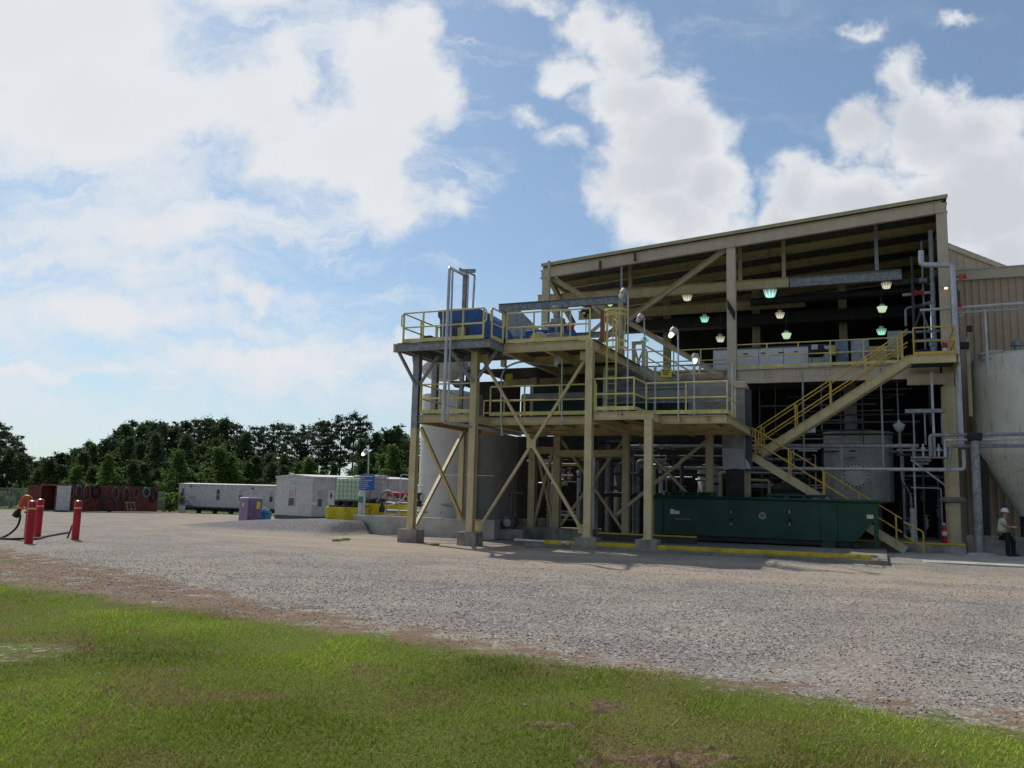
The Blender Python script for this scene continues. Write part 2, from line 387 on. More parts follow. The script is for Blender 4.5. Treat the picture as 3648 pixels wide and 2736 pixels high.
def text(s, size, m, parent, pos, name='lettering', ext=.004, rx=90, rz=0):
    cu = bpy.data.curves.new(name, 'FONT'); cu.body = s; cu.size = size; cu.extrude = ext; cu.align_x = 'CENTER'; cu.align_y = 'CENTER'
    tmp = bpy.data.objects.new('tmp', cu); COL.objects.link(tmp); dg = bpy.context.evaluated_depsgraph_get()
    me = bpy.data.meshes.new_from_object(tmp.evaluated_get(dg)); bpy.data.objects.remove(tmp)
    me.materials.clear(); me.materials.append(m)
    ob = bpy.data.objects.new(name, me); COL.objects.link(ob); ob.parent = parent
    ob.location = Vector(pos) - BASE[parent.name]; ob.rotation_euler = (R(rx), 0, R(rz)); BASE[ob.name] = BASE[parent.name]
    return ob

# ------------------------------------------------------------------ ground
def axis(lst):
    out = []
    for a, b, st in lst:
        out += list(np.arange(a, b, st))
    return out + [lst[-1][1]]
gx = axis([(-900, -200, 70), (-200, -60, 8), (-60, -22, 1.5), (-22, -12, .6), (-12, 12, .17), (12, 26, .6), (26, 60, 2), (60, 200, 12), (200, 900, 70)])
gy = axis([(-60, -4, 7), (-4, 3, .6), (3, 20, .17), (20, 46, .6), (46, 150, 3), (150, 300, 15), (300, 1300, 100)])
rng = np.random.default_rng(3)
vs = []; nx = len(gx)
for y in gy:
    for x in gx:
        n_ = .018 * math.sin(x * 1.3 + y * .7) + .014 * math.sin(x * 2.9 - y * 1.9 + 1) + .012 * math.sin(y * 3.1 + x * .4)
        vs.append((x, y, terrain(x, y) + (n_ if -25 < x < 28 and y < 26 else 0)))
def gz(x, y): return terrain(x, y) + .018 * math.sin(x * 1.3 + y * .7) + .014 * math.sin(x * 2.9 - y * 1.9 + 1) + .012 * math.sin(y * 3.1 + x * .4)
fs = [(j * nx + i, j * nx + i + 1, (j + 1) * nx + i + 1, (j + 1) * nx + i) for j in range(len(gy) - 1) for i in range(nx - 1)]
me = bpy.data.meshes.new('ground'); me.from_pydata(vs, [], fs); me.shade_smooth()
ground = bpy.data.objects.new('ground', me); COL.objects.link(ground); ground['kind'] = 'structure'

m = bpy.data.materials.new('ground'); m.use_nodes = True; t = NT(m.node_tree); b = t.n['Principled BSDF']
gp = t.node('ShaderNodeNewGeometry').outputs['Position']
X, Y, Z_ = t.sep(gp)
big = t.noise(gp, .55, 5, .6); med = t.noise(gp, 2.2, 5, .6); fine = t.noise(gp, 14, 4, .65)
s1 = t.math('ADD', Y, t.math('MULTIPLY', X, .63))
s1n = t.math('ADD', s1, t.math('ADD', t.math('MULTIPLY', t.math('SUBTRACT', big, .5), 1.7), t.math('MULTIPLY', t.math('SUBTRACT', med, .5), 1.3)))
grass_f = t.ramp(t.math('ADD', s1n, t.math('MULTIPLY', t.math('SUBTRACT', fine, .5), 1.6)), 9.9, 9.3)                                     # lawn in front
farg = t.math('MAXIMUM', t.ramp(t.math('ADD', Y, t.math('MULTIPLY', big, 8)), 104, 107), t.ramp(X, -48, -56))
leftpatch = t.math('MULTIPLY', t.ramp(t.vmath('LENGTH', t.vmath('MULTIPLY', t.vmath('SUBTRACT', gp, (-13.9, 19.6, 0)), (.33, .9, 0)), None, 1), 1.3, .7), t.ramp(med, .42, .6))
# gravel
vor = t.node('ShaderNodeTexVoronoi'); t.put(vor.inputs['Vector'], gp); vor.inputs['Scale'].default_value = 34
vc = t.sep(vor.outputs['Color'])[0]
vor2 = t.node('ShaderNodeTexVoronoi'); t.put(vor2.inputs['Vector'], gp); vor2.inputs['Scale'].default_value = 27
vc2 = t.sep(vor2.outputs['Color'])[0]
stone = t.mix(vc, (.17, .155, .145), (.38, .35, .315))
stone = t.mix(t.ramp(vc2, .90, .93), stone, (.52, .50, .47))
stone = t.mix(t.ramp(vc2, .08, .05), stone, (.09, .09, .10))
stone = t.mix(t.ramp(big, .35, .65), stone, t.mix(1, stone, (.80, .79, .83), 'MULTIPLY'))
sand = t.mix(fine, (.30, .245, .19), (.47, .39, .30))
sand = t.mix(t.ramp(vc, .75, .9, 0, .6), sand, (.34, .33, .32))
rd = t.vmath('DOT_PRODUCT', gp, (.40, .917, 0), 1); ra = t.vmath('DOT_PRODUCT', gp, (.917, -.40, 0), 1)
rp = t.comb(t.math('MULTIPLY', ra, .10), t.math('MULTIPLY', rd, .75), 0.)
rn = t.noise(rp, 1.0, 6, .62, .35)
rdc = t.math('SUBTRACT', rd, t.math('MULTIPLY', t.math('POWER', t.math('MULTIPLY', t.math('MINIMUM', ra, 0.0), -.1), 2.0), 1.2))
band = t.math('MAXIMUM', t.math('MULTIPLY', t.ramp(rdc, 16.5, 20.5), t.ramp(rdc, 28.5, 25.0)), t.math('MULTIPLY', t.ramp(rd, 29, 36), .55))
band = t.math('MULTIPLY', band, t.ramp(X, -40, -8, .75, 1.0))
sandf = t.ramp(t.math('ADD', t.math('ADD', rn, t.math('MULTIPLY', band, .26)), t.math('MULTIPLY', t.math('SUBTRACT', med, .5), .55)), .58, .90)
for rc, rw in ((17.4, .22), (19.2, .25), (24.2, .3), (26.0, .25)):      # compacted wheel tracks
    off = t.math('ABSOLUTE', t.math('SUBTRACT', t.math('ADD', rdc, t.math('MULTIPLY', t.math('SUBTRACT', t.noise(gp, .22, 3), .5), 2.4)), rc))
    sandf = t.math('MAXIMUM', sandf, t.math('MULTIPLY', t.ramp(off, rw * 1.8, rw * .5), t.ramp(rn, .38, .62, .05, .75)))
sandf = t.math('MULTIPLY', sandf, t.ramp(s1, 12.5, 16))
bank = t.ramp(Z_, .06, .22)                                         # fresh dark crushed stone on the bank
sandf = t.math('MULTIPLY', sandf, t.math('SUBTRACT', 1.0, bank))
dirtf = t.ramp(t.math('ADD', s1n, t.math('MULTIPLY', t.math('MINIMUM', t.math('ADD', X, 2.0), 0.0), .34)), 13.4, 9.6, 0, 1)
dirtf = t.ramp(t.math('ADD', t.math('MULTIPLY', dirtf, t.ramp(X, -3, 2, .28, .20)), t.math('ADD', t.math('MULTIPLY', med, .55), t.math('MULTIPLY', t.noise(t.mapping(gp, rot=(0, 0, R(30)), scl=(.5, 1.6, 1)), 2.4, 6, .65), .5))), .70, .80)
stone = t.mix(t.ramp(t.noise(gp, .35, 4), .35, .65, .05, .38), stone, sand)
gcol = t.mix(sandf, stone, sand)
gcol = t.mix(t.math('MULTIPLY', bank, .85), gcol, t.mix(vc, (.075, .075, .088), (.26, .255, .27)))
brown = t.mix(t.noise(gp, 30, 4, .7), (.11, .065, .04), (.29, .20, .13))
gcol = t.mix(t.math('MULTIPLY', dirtf, .85), gcol, brown)
lawn = t.mix(t.noise(gp, 40, 3, .7), (.06, .08, .018), (.16, .185, .04))  # ground kept dark under the blades, standing for the shadow between them
lawn = t.mix(t.ramp(t.noise(gp, .9, 6, .7), .5, .68, 0, .7), lawn, t.mix(t.noise(gp, 55, 3, .7), (.07, .05, .03), (.20, .14, .08)))
lg = t.math('MAXIMUM', t.math('MAXIMUM', grass_f, farg), leftpatch)
farl = t.mix(t.noise(gp, .25, 5), (.06, .10, .02), (.20, .19, .07))
lawn = t.mix(farg, lawn, farl)
gcol = t.mix(lg, gcol, lawn)
pale_ = t.ramp(t.vmath('LENGTH', t.vmath('MULTIPLY', t.vmath('SUBTRACT', gp, (-5.5, 9.0, 0)), (.85, 1.5, 0)), None, 1), 1.1, .5)
gcol = t.mix(t.math('MULTIPLY', pale_, t.ramp(t.noise(gp, 9, 5, .7), .50, .66, 0, .55)), gcol, (.60, .58, .53))
t.put(b.inputs['Base Color'], gcol); b.inputs['Roughness'].default_value = .95; b.inputs['Specular IOR Level'].default_value = .25
bn = t.node('ShaderNodeBump'); bn.inputs['Strength'].default_value = .9; bn.inputs['Distance'].default_value = .035
bn.inputs['Strength'].default_value = .45; bn.inputs['Distance'].default_value = .02; b.inputs['Specular IOR Level'].default_value = .05
t.put(bn.inputs['Height'], t.math('ADD', t.math('MULTIPLY', vor.outputs['Distance'], -1.0), t.math('MULTIPLY', med, 1.2))); t.l.new(bn.outputs[0], b.inputs['Normal'])
me.materials.append(m)

def tri_cloud(name, V_, F_, mats, cols=None, label=None, cat=None, kind='stuff'):
    me = bpy.data.meshes.new(name); me.vertices.add(len(V_)); me.vertices.foreach_set('co', V_.ravel())
    k = F_.shape[1]; me.loops.add(F_.size); me.loops.foreach_set('vertex_index', F_.ravel().astype(np.int32)); me.polygons.add(len(F_))
    me.polygons.foreach_set('loop_start', np.arange(0, F_.size, k, dtype=np.int32))
    if cols is not None:
        ca = me.color_attributes.new('tone', 'FLOAT_COLOR', 'POINT'); ca.data.foreach_set('color', cols.ravel())
    me.materials.append(mats); me.update(); me.validate()
    o = bpy.data.objects.new(name, me); COL.objects.link(o)
    return tag(o, label, cat, None, kind)
def attr_mat(name, rough=.7, transl=0.):
    m = bpy.data.materials.new(name); m.use_nodes = True; t = NT(m.node_tree); b = t.n['Principled BSDF']
    a = t.node('ShaderNodeAttribute', attribute_name='tone'); t.put(b.inputs['Base Color'], a.outputs[0]); b.inputs['Roughness'].default_value = rough
    b.inputs['Specular IOR Level'].default_value = .25
    if transl:
        tr = t.node('ShaderNodeBsdfTranslucent'); t.put(tr.inputs[0], a.outputs[0]); mx = t.node('ShaderNodeMixShader'); mx.inputs[0].default_value = transl
        t.l.new(b.outputs[0], mx.inputs[1]); t.l.new(tr.outputs[0], mx.inputs[2]); t.l.new(mx.outputs[0], t.n['Material Output'].inputs[0])
    return m
gzv = np.vectorize(gz)
# value noise for scattering
_g = rng.random((64, 64))
def vnoise(x, y):
    xi = np.floor(x).astype(int); yi = np.floor(y).astype(int); fx = x - xi; fy = y - yi; fx = fx * fx * (3 - 2 * fx); fy = fy * fy * (3 - 2 * fy)
    a = _g[xi % 64, yi % 64]; b = _g[(xi + 1) % 64, yi % 64]; c = _g[xi % 64, (yi + 1) % 64]; d = _g[(xi + 1) % 64, (yi + 1) % 64]
    return (a * (1 - fx) + b * fx) * (1 - fy) + (c * (1 - fx) + d * fx) * fy
def grass():
    N = 520000
    y = 3.2 + (15.5 - 3.2) * rng.random(N) ** 1.35; x = (rng.random(N) * 2 - 1) * (.66 * y + .8)
    s = y + .63 * x + (vnoise(x * .5 + 9, y * .5) - .5) * 1.2 + (vnoise(x * 3 + 5, y * 3) - .5) * .8
    dens = np.clip((10.1 - s) / 1.1, 0, 1) ** 1.6; patch = vnoise(x * .8, y * .8 + 7) * .6 + vnoise(x * 2.3 + 3, y * 2.3) * .4
    dens *= np.where(patch < .30, .6, 1)
    dens *= np.where(((x + 5.5) * .85) ** 2 + ((y - 9) * 1.5) ** 2 < .8, .15, 1)
    k = rng.random(N) < dens; x, y, patch = x[k], y[k], patch[k]; n = len(x)
    z = gzv(x, y) - .01
    tall = vnoise(x * 1.7 + 20, y * 1.7 + 3)
    h = (.014 + .026 * rng.random(n)) * (.75 + .7 * tall) * np.where(rng.random(n) < .03 + .10 * (vnoise(x * 1.1 + 50, y * 1.1 + 8) > .72), 2.2, 1)
    a = rng.random(n) * 2 * np.pi; wd = .0028 + .0025 * rng.random(n) + y * .00022
    ln = h * (.3 + .9 * rng.random(n)); la = rng.random(n) * 2 * np.pi
    V_ = np.zeros((n, 3, 3)); V_[:, 0] = np.stack([x - np.cos(a) * wd, y - np.sin(a) * wd, z], 1); V_[:, 1] = np.stack([x + np.cos(a) * wd, y + np.sin(a) * wd, z], 1)
    V_[:, 2] = np.stack([x + np.cos(la) * ln, y + np.sin(la) * ln, z + h], 1)
    F_ = np.arange(n * 3).reshape(n, 3)
    g1 = np.array([.17, .27, .028]); g2 = np.array([.38, .47, .06]); br = np.array([.38, .27, .13])
    tt = rng.random(n)[:, None]; c = g1 * (1 - tt) + g2 * tt
    lump = vnoise(x * .55 + 30, y * .55 + 11)[:, None]; c = c * (.45 + .95 * lump) * np.clip(.62 + .07 * y[:, None], .75, 1.15)
    dry = (np.clip((.49 - patch) * 3, 0, .75) + .08 + np.clip((6.2 - y) * .12, 0, .3))
    dm = (rng.random(n) < dry)[:, None]; c = np.where(dm, br * (.6 + .7 * rng.random((n, 1))), c)
    C = np.ones((n, 3, 4)); C[:, :, :3] = c[:, None, :]
    tri_cloud('grass', V_.reshape(-1, 3), F_, attr_mat('grass blades', .6, .3), C.reshape(-1, 4), 'short patchy green lawn in the foreground', 'grass')
grass()
def stones():
    ico = np.array([(0, 0, 1), (.9, 0, .1), (.28, .85, 0), (-.72, .53, .1), (-.72, -.53, -.1), (.28, -.85, .1), (0, 0, -.8)])
    fi = np.array([(0, i, i % 5 + 1) for i in range(1, 6)] + [(6, i % 5 + 1, i) for i in range(1, 6)])
    N = 110000; y = 5.2 + 21 * rng.random(N) ** 1.15; x = (rng.random(N) * 2 - 1) * (.66 * y + .8)
    s = y + .63 * x + (vnoise(x * .9 + 9, y * .9) - .5) * 1.5
    k = rng.random(N) < np.clip((s - 9.2) / 1.6, .01, 1) * np.clip((26 - y) / 9, .05, 1) * np.where(vnoise(x * .8 + 40, y * 2.2) < .3, .4, 1); x, y = x[k], y[k]; n = len(x)
    r = (.005 + .013 * rng.random(n) ** 2)
    th = rng.random(n) * 6.28; sc = .6 + .8 * rng.random((n, 1, 3)); V_ = ico[None] * sc * r[:, None, None]
    c_, s_ = np.cos(th)[:, None], np.sin(th)[:, None]; vx = V_[:, :, 0] * c_ - V_[:, :, 1] * s_; vy = V_[:, :, 0] * s_ + V_[:, :, 1] * c_
    V_ = np.stack([vx + x[:, None], vy + y[:, None], V_[:, :, 2] * .7 + gzv(x, y)[:, None] + r[:, None] * .25], 2)
    F_ = (fi[None] + np.arange(n)[:, None, None] * 7).reshape(-1, 3)
    v = rng.random((n, 1)); c = np.array([.20, .19, .185]) * (1 - v) + np.array([.42, .40, .375]) * v; c = np.where(rng.random((n, 1)) < .07, .60, c)
    C = np.ones((n, 7, 4)); C[:, :, :3] = c[:, None, :]
    tri_cloud('gravel', V_.reshape(-1, 3), F_, attr_mat('loose stones', .85), C.reshape(-1, 4), 'loose grey crushed stone scattered over the yard', 'gravel')
stones()
soil = mat('dry soil', (.17, .105, .06), .95, var=.35, scale=25, bump=.8, bscale=60)
for i, (cx, cy, r, lb) in enumerate([(2170, 2520, .33, 'brown lump of dug soil lowest in the lawn, at the bottom edge of the photo'), (1985, 2370, .2, 'brown soil clod in the lawn nearest above the two lumps in line'),
        (1955, 2590, .26, 'brown crumbled soil lump left of the largest lump'), (1735, 2375, .15, 'small dark soil clod in the middle of the lawn'), (1260, 2362, .15, 'small soil clod in the lawn left of centre'), (610, 2340, .13, 'leftmost small soil clod in the lawn'), (615, 2395, .15, 'soil clod just below the leftmost one'), (1430, 2395, .13, 'tiny soil clod right of the small one left of centre'), (1590, 2340, .16, 'dark soil clod in the upper lawn near the middle'), (1345, 2460, .10, 'small dark weed root clod low in the lawn middle'),
        (780, 2335, .18, 'brown bare clod in the lawn on the left'), (2330, 2700, .5, 'largest mound of brown dug soil, cut by the bottom edge'), (1890, 2490, .14, 'tiny soil crumb pile right of the middle clod')]):
    p = g(0, cx * .60636, cy * .60636); mb = MB(); rr = random.Random(i)
    nn = 26; x0, y0 = p.x, p.y; r *= .85; Rx_, Ry_ = r * 1.5, r * .8
    for j in range(nn):
        for i_ in range(nn):
            ux, uy = i_ / (nn - 1) * 2 - 1, j / (nn - 1) * 2 - 1; X_, Y__ = x0 + ux * Rx_, y0 + uy * Ry_
            lum = float(vnoise(np.array(X_ * 9.), np.array(Y__ * 14.))) * .6 + float(vnoise(np.array(X_ * 27.), np.array(Y__ * 33.))) * .5
            hh = max(0, 1 - ux * ux - uy * uy + 1.6 * (lum - .62)) ** .7 * (.016 + .07 * r * lum ** 2 * 1.6)
            mb.v.append(Vector((X_, Y__, gz(X_, Y__) - .015 + hh)))
    mb.f = [(j * nn + i_, j * nn + i_ + 1, (j + 1) * nn + i_ + 1, (j + 1) * nn + i_) for j in range(nn - 1) for i_ in range(nn - 1)]
    solo('soil_clod', mb, soil, lb, 'soil', (p.x, p.y, gz(p.x, p.y)), W, 'lumps of dug soil in the lawn')
# ------------------------------------------------------------------ rails
def guard(parent, path, m, h=1.08, mid=.55, toe=.13, n=None, posts=True, name='guardrail', r=.029, loopend=False):
    path = [Vector(p) for p in path]; mb = MB()
    for z in (h, mid):
        mb.tube([p + Vector((0, 0, z)) for p in path], r, 8)
    if loopend:
        for e in (path[0], path[-1]):
            d = (path[1] - path[0]).normalized() * (.10 if e is path[0] else -.10) if len(path) == 2 else Vector()
            mb.tube([e + Vector((0, 0, h)), e - d + Vector((0, 0, h - .1)), e - d + Vector((0, 0, mid + .1)), e + Vector((0, 0, mid))], r, 8)
    gr = part(name, mb, m, parent)
    if toe:
        tb = MB()
        for a, b_ in zip(path, path[1:]): tb.bar(a + Vector((0, 0, toe / 2)), b_ + Vector((0, 0, toe / 2)), .012, toe)
        part('toe_board', tb, m, gr)
    if posts:
        for a, b_ in zip(path, path[1:]):
            L = (b_ - a).length; k = max(1, round(L / 1.15)) if n is None else n
            for i in range(k + 1):
                if i == k and b_ is not path[-1]: continue
                p = a.lerp(b_, i / k if k else 0); part('post', MB().bar(p, p + Vector((0, 0, h)), .05, .05), m, gr)
    return gr
def column(parent, u, v, z0, z1, m, w_=.25, d_=.25, foot=None, m2=None, zs=None, fsz=(.62, .55)):
    if m2:
        c = part('column', MB().ib((u, v, z0), (u, v, zs), d_, w_, up=(0, 1, 0), tf=.02), m, parent)
        part('upper_section', MB().ib((u, v, zs), (u, v, z1), d_, w_, up=(0, 1, 0), tf=.02), m2, c)
    else: c = part('column', MB().ib((u, v, z0), (u, v, z1), d_, w_, up=(0, 1, 0), tf=.02), m, parent)
    if foot is not None:
        part('base_plate', MB().cb((u, v, z0 + .012), (w_ + .12, d_ + .12, .03)), m, c)
        part('footing', MB().box((u - fsz[0] / 2, v - fsz[1] / 2, foot), (u + fsz[0] / 2, v + fsz[1] / 2, z0 - .004)), conc, c, bevel=.015)
    return c
def brace(parent, p0, p1, m, w_=.09, name='brace'): return part(name, MB().chan(p0, p1, .11, w_ * .55, up=(0, 1, 0)).chan(Vector(p0) + Vector((0, .02, 0)), Vector(p1) + Vector((0, .02, 0)), .11, w_ * .55, up=(0, 1, 0), side=-1), m, parent)

# ------------------------------------------------------------------ slab and kerbs (setting)
pad = MB().box((4.7, -.45, -.5), (15.9, 9.4, .2)); solo('plant_pavement', pad, slabm, None, None, (10, 0, 0), kind='structure', bevel=.02)
pad = MB().poly([(15.905, 2.6, -.5), (32, 4.0, -.5), (32, 14, -.5), (15.905, 14, -.5)], (0, 0, .55)); solo('pavement', pad, concl, None, None, (16, 4, 0), kind='structure')
pad = MB().box((1.2, 4.4, -.5), (15.9, 26, .02)); pad.box((4.7, 9.42, 0), (15.9, 26, .2)); solo('plant_floor', pad, flooring, None, None, (10, 10, 0), kind='structure')
kb = MB().box((5.35, -.30, .2), (15.45, -.16, .33)); solo('yellow_kerb', kb, ycurb, 'long low yellow painted kerb in front of the green dumpster', 'kerb', (5.35, -.3, .2), bevel=.012)
kb = MB().box((5.6, 1.1, .2), (9.0, 1.24, .27)); solo('yellow_kerb', kb, ycurb, 'short yellow painted kerb behind the two front column footings', 'kerb', (5.6, 1.1, .2), bevel=.012)
kb_ = thing('equipment_kerb', 'low yellow topped concrete kerb deep in the shade left of the dumpster', 'kerb', (5.9, 3.9, .2)); part('kerb_wall', MB().box((5.9, 3.9, .2), (9.6, 4.04, .44)), flooring, kb_); part('painted_top', MB().box((5.9, 3.88, .441), (9.6, 4.04, .49)), ycurb, kb_)
kc = thing('equipment_kerb', 'concrete kerb with yellow painted top at the foot of the stairs', 'kerb', (15.9, 8.8, 0))
part('kerb_wall', MB().box((13.9, 8.8, .05), (18.62, 9.1, .36)), conc, kc, bevel=.015); part('painted_top', MB().box((13.9, 8.78, .361), (18.6, 9.1, .42)), ycurb, kc, bevel=.01)
part('floor_fill', MB().box((15.9, 9.102, .05), (18.62, 26, .34)), conc, kc)
solo('retaining_wall', MB().box((18.72, 9.5, 0), (24.5, 9.9, .74)), conc, 'low concrete wall the worker leans on, beside the stairs', 'wall', (18.72, 9.5, 0), bevel=.02)

# ------------------------------------------------------------------ front tower
tw = thing('steel_platform', 'tan steel tower of open platforms with yellow railings at the front of the plant', 'steel platform', (0, 0, 0))
zt, zm = 7.17, 4.7
column(tw, 0, .05, .48, 6.93, tan, foot=-.2, m2=galv, zs=4.15, fsz=(.78, .62))
column(tw, 2.4, .05, .47, 6.93, tan, foot=-.2, fsz=(.74, .62))
column(tw, 6.78, -.03, .48, zt - .02, tan, foot=.05, fsz=(.76, .62))
column(tw, 8.83, -.03, .49, zm - .33, tan, foot=.05, fsz=(.70, .62))
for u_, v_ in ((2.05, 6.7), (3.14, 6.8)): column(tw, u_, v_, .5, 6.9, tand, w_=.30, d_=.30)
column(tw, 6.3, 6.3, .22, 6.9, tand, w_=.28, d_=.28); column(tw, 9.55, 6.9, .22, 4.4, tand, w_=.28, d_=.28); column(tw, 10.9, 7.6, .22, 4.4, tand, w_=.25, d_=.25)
column(tw, -.1, 4.2, .75, 4.5, tan, w_=.22, d_=.22); column(tw, -.25, 1.9, 4.4, 6.9, galv, w_=.22, d_=.22)
solo('equipment_plinth', MB().box((1.45, 6.2, 0), (4.9, 7.6, .5)), conc, 'long concrete plinth under the pair of inner tan columns', 'plinth', (1.5, 6.2, 0), bevel=.02)
# upper galvanised extension
dk = MB().box((-.22, -1.12, 7.12), (3.5, 1.6, 7.16)); part('upper_deck', dk, dgrey, tw)
eb = MB()
for a, b_ in (((-.25, -1.1), (3.5, -1.1)), ((-.2, -1.1), (-.2, 1.6)), ((3.5, -1.1), (3.5, .2)), ((-.2, 1.6), (3.5, 1.6))):
    eb.ib((a[0], a[1], 6.985), (b_[0], b_[1], 6.985), .26, .12)
for u_ in (.0, 1.2, 2.4): eb.ib((u_, -1.0, 6.99), (u_, 1.5, 6.99), .22, .1)
part('edge_beam', eb, galv, tw); part('end_stub', MB().cb((-.3, -1.1, 6.98), (.08, .16, .3)), tan, tw)
for a, b_ in (((-.18, -1.05, 6.85), (0, -.08, 5.8)), ((-.22, .1, 6.85), (-.02, .1, 5.8)), ((1.5, .0, 6.85), (2.3, .0, 5.8)), ((1.9, -1.0, 6.85), (2.4, -.1, 5.8)), ((.9, .0, 6.85), (.12, .0, 5.75)), ((3.3, -.1, 6.9), (2.5, .0, 5.9))):
    part('knee_brace', MB().bar(a, b_, .09, .09), galv, tw)
# upper tan deck
dk = MB().box((3.51, .0, 7.12), (6.95, 8.5, 7.16)); dk.box((-.2, 5.4, 7.12), (3.5, 8.5, 7.16)); part('upper_deck', dk, dgrey, tw)
for a, b_ in (((3.5, .05, 6.98), (6.66, .05, 6.98)), ((3.5, 5.5, 6.98), (6.9, 5.5, 6.98)), ((3.5, .1, 6.97), (3.5, 8.4, 6.97)), ((6.8, .15, 6.97), (6.8, 8.4, 6.97)), ((5.1, .15, 6.97), (5.1, 8.4, 6.97)), ((3.5, 2.8, 6.97), (6.8, 2.8, 6.97)), ((-.2, 8.4, 6.97), (6.8, 8.4, 6.97))):
    part('beam', MB().ib(a, b_, .30, .16), tan, tw)
# mid deck
dk = MB().box((.1, .0, 4.62), (2.4, 6.6, 4.66)).box((2.4, 1.15, 4.62), (6.75, 7.5, 4.66)).box((6.75, .0, 4.62), (8.55, 7.5, 4.66)).box((8.55, 1.5, 4.62), (11.15, 8, 4.66)); part('middle_deck', dk, dgrey, tw)
for a, b_ in (((.13, .05, 4.50), (2.28, .05, 4.50)), ((2.4, 1.2, 4.48), (6.7, 1.2, 4.48)), ((2.4, .2, 4.49), (2.4, 6.5, 4.49)), ((6.9, .0, 4.51), (8.98, .0, 4.51)), ((8.62, 1.5, 4.49), (11.1, 1.5, 4.49)), ((6.78, .15, 4.49), (6.78, 7.4, 4.49)),
             ((8.83, .2, 4.49), (8.83, 7.6, 4.49)), ((11.1, 1.6, 4.49), (11.1, 8, 4.49)), ((2.4, 4.2, 4.48), (11, 4.2, 4.48)), ((2.4, 6.3, 4.48), (11, 6.3, 4.48)), ((0, .2, 4.49), (0, 6.4, 4.49)), ((.1, 5.5, 4.48), (2.3, 5.5, 4.48))):
    part('beam', MB().ib(a, b_, .27, .16), tan, tw)
text('14', .22, dgrey, tw, (7.9, -.16, 4.53), 'beam_number')
for k in range(9): 
    u_ = 2.9 + k * .95; part('joist', MB().ib((u_, 1.3, 4.53), (u_, 7.4, 4.53), .16, .08), tand, tw)
for a, b_, z in ((-1.7, .55, 7.1), (.62, 1.1, 6.4), (1.2, 3.4, 7.1), (3.5, 6.7, 7.1)): part('added_dark_panel', MB().box((a, 8.62, 4.75), (b_, 8.68, z)), bldr, tw)  # added dark sheets that close off the bright sky behind the middle deck
# braces
brace(tw, (2.5, .35, 6.75), (6.55, .30, .55), tan); brace(tw, (6.6, .40, 6.75), (2.5, .45, .52), tan)
brace(tw, (.1, .3, 4.2), (.05, 4.1, .75), tan, .12); brace(tw, (-.05, 4.05, 4.3), (.0, .35, .6), tan, .12)
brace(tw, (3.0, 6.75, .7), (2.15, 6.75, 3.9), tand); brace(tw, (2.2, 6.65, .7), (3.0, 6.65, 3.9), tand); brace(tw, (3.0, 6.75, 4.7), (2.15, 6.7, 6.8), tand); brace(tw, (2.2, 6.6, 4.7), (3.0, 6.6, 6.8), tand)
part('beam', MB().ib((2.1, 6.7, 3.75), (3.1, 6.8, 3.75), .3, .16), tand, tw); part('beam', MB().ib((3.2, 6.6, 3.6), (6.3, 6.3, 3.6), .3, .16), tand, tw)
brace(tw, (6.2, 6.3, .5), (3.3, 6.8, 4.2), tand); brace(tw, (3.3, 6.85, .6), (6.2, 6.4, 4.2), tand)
brace(tw, (6.9, 3.0, 1.2), (9.5, 6.8, 4.2), tand); brace(tw, (6.9, 6.0, 4.0), (9.5, 7.0, 1.2), tand)
# railings
guard(tw, [(.02, -1.1, zt), (3.22, -1.1, zt)], yel, n=4, loopend=True, posts=True); guard(tw, [(3.5, -1.0, zt), (3.5, -.05, zt)], yel, n=1, loopend=True)
guard(tw, [(-.02, -1.05, zt), (-.02, 1.5, zt)], yel, n=2, toe=.1); guard(tw, [(3.62, .02, zt), (6.74, .02, zt)], yel, n=3)
guard(tw, [(-.1, 1.55, zt), (1.4, 1.55, zt)], yel, n=1); guard(tw, [(3.6, 8.3, zt), (6.6, 8.3, zt)], yel, n=3)
guard(tw, [(.2, .02, zm), (2.26, .02, zm)], yel, n=2); guard(tw, [(.18, .1, zm), (.18, 3.0, zm)], yel, n=2); guard(tw, [(2.5, 1.2, zm), (6.62, 1.2, zm)], yel, n=3)
guard(tw, [(6.95, .0, zm), (8.32, .0, zm), (8.35, 1.5, zm), (11.12, 1.5, zm), (11.12, 3.2, zm)], yel)
guard(tw, [(.3, 5.3, zm), (2.2, 5.3, zm)], yel, n=2)
# caged ladder
la = thing('caged_ladder', 'yellow ladder with safety cage rising from the middle to the upper platform', 'ladder', (7.05, 1.2, zm))
for u_ in (6.98, 7.32): part('side_rail', MB().bar((u_, 1.25, zm), (u_, 1.25, 8.35), .05, .09), yel, la)
rg = MB()
for k in range(14): rg.tube([(6.98, 1.25, zm + .3 + k * .26), (7.32, 1.25, zm + .3 + k * .26)], .012, 6)
part('rungs', rg, yel, la)
def hoop(z, r=.38): return [(7.33 - r * math.cos(a) * 1.12, 1.25 - r * 1.1 * math.sin(a) - .02, z) for a in [math.pi * k / 12 for k in range(13)]]
for z in (7.0, 7.25, 8.2, 8.38):
    hb = MB(); h = [Vector(p) for p in hoop(z)]
    for a, b_ in zip(h, h[1:]): hb.bar(a, b_, .012, .08)
    part('cage_hoop', hb, yel, la)
for k in range(7):
    a = math.pi * (k + .0) / 6; p = (7.33 - .43 * math.cos(a), 1.23 - .42 * math.sin(a)); part('cage_strap', MB().bar((p[0], p[1], 6.95), (p[0], p[1], 8.4), .016, .06, up=(0, 1, 0)), yel, la)
part('panel', MB().box((6.80, 1.0, 7.25), (6.98, 1.03, 8.35)), rustb, la, 'rusty brown side plate')

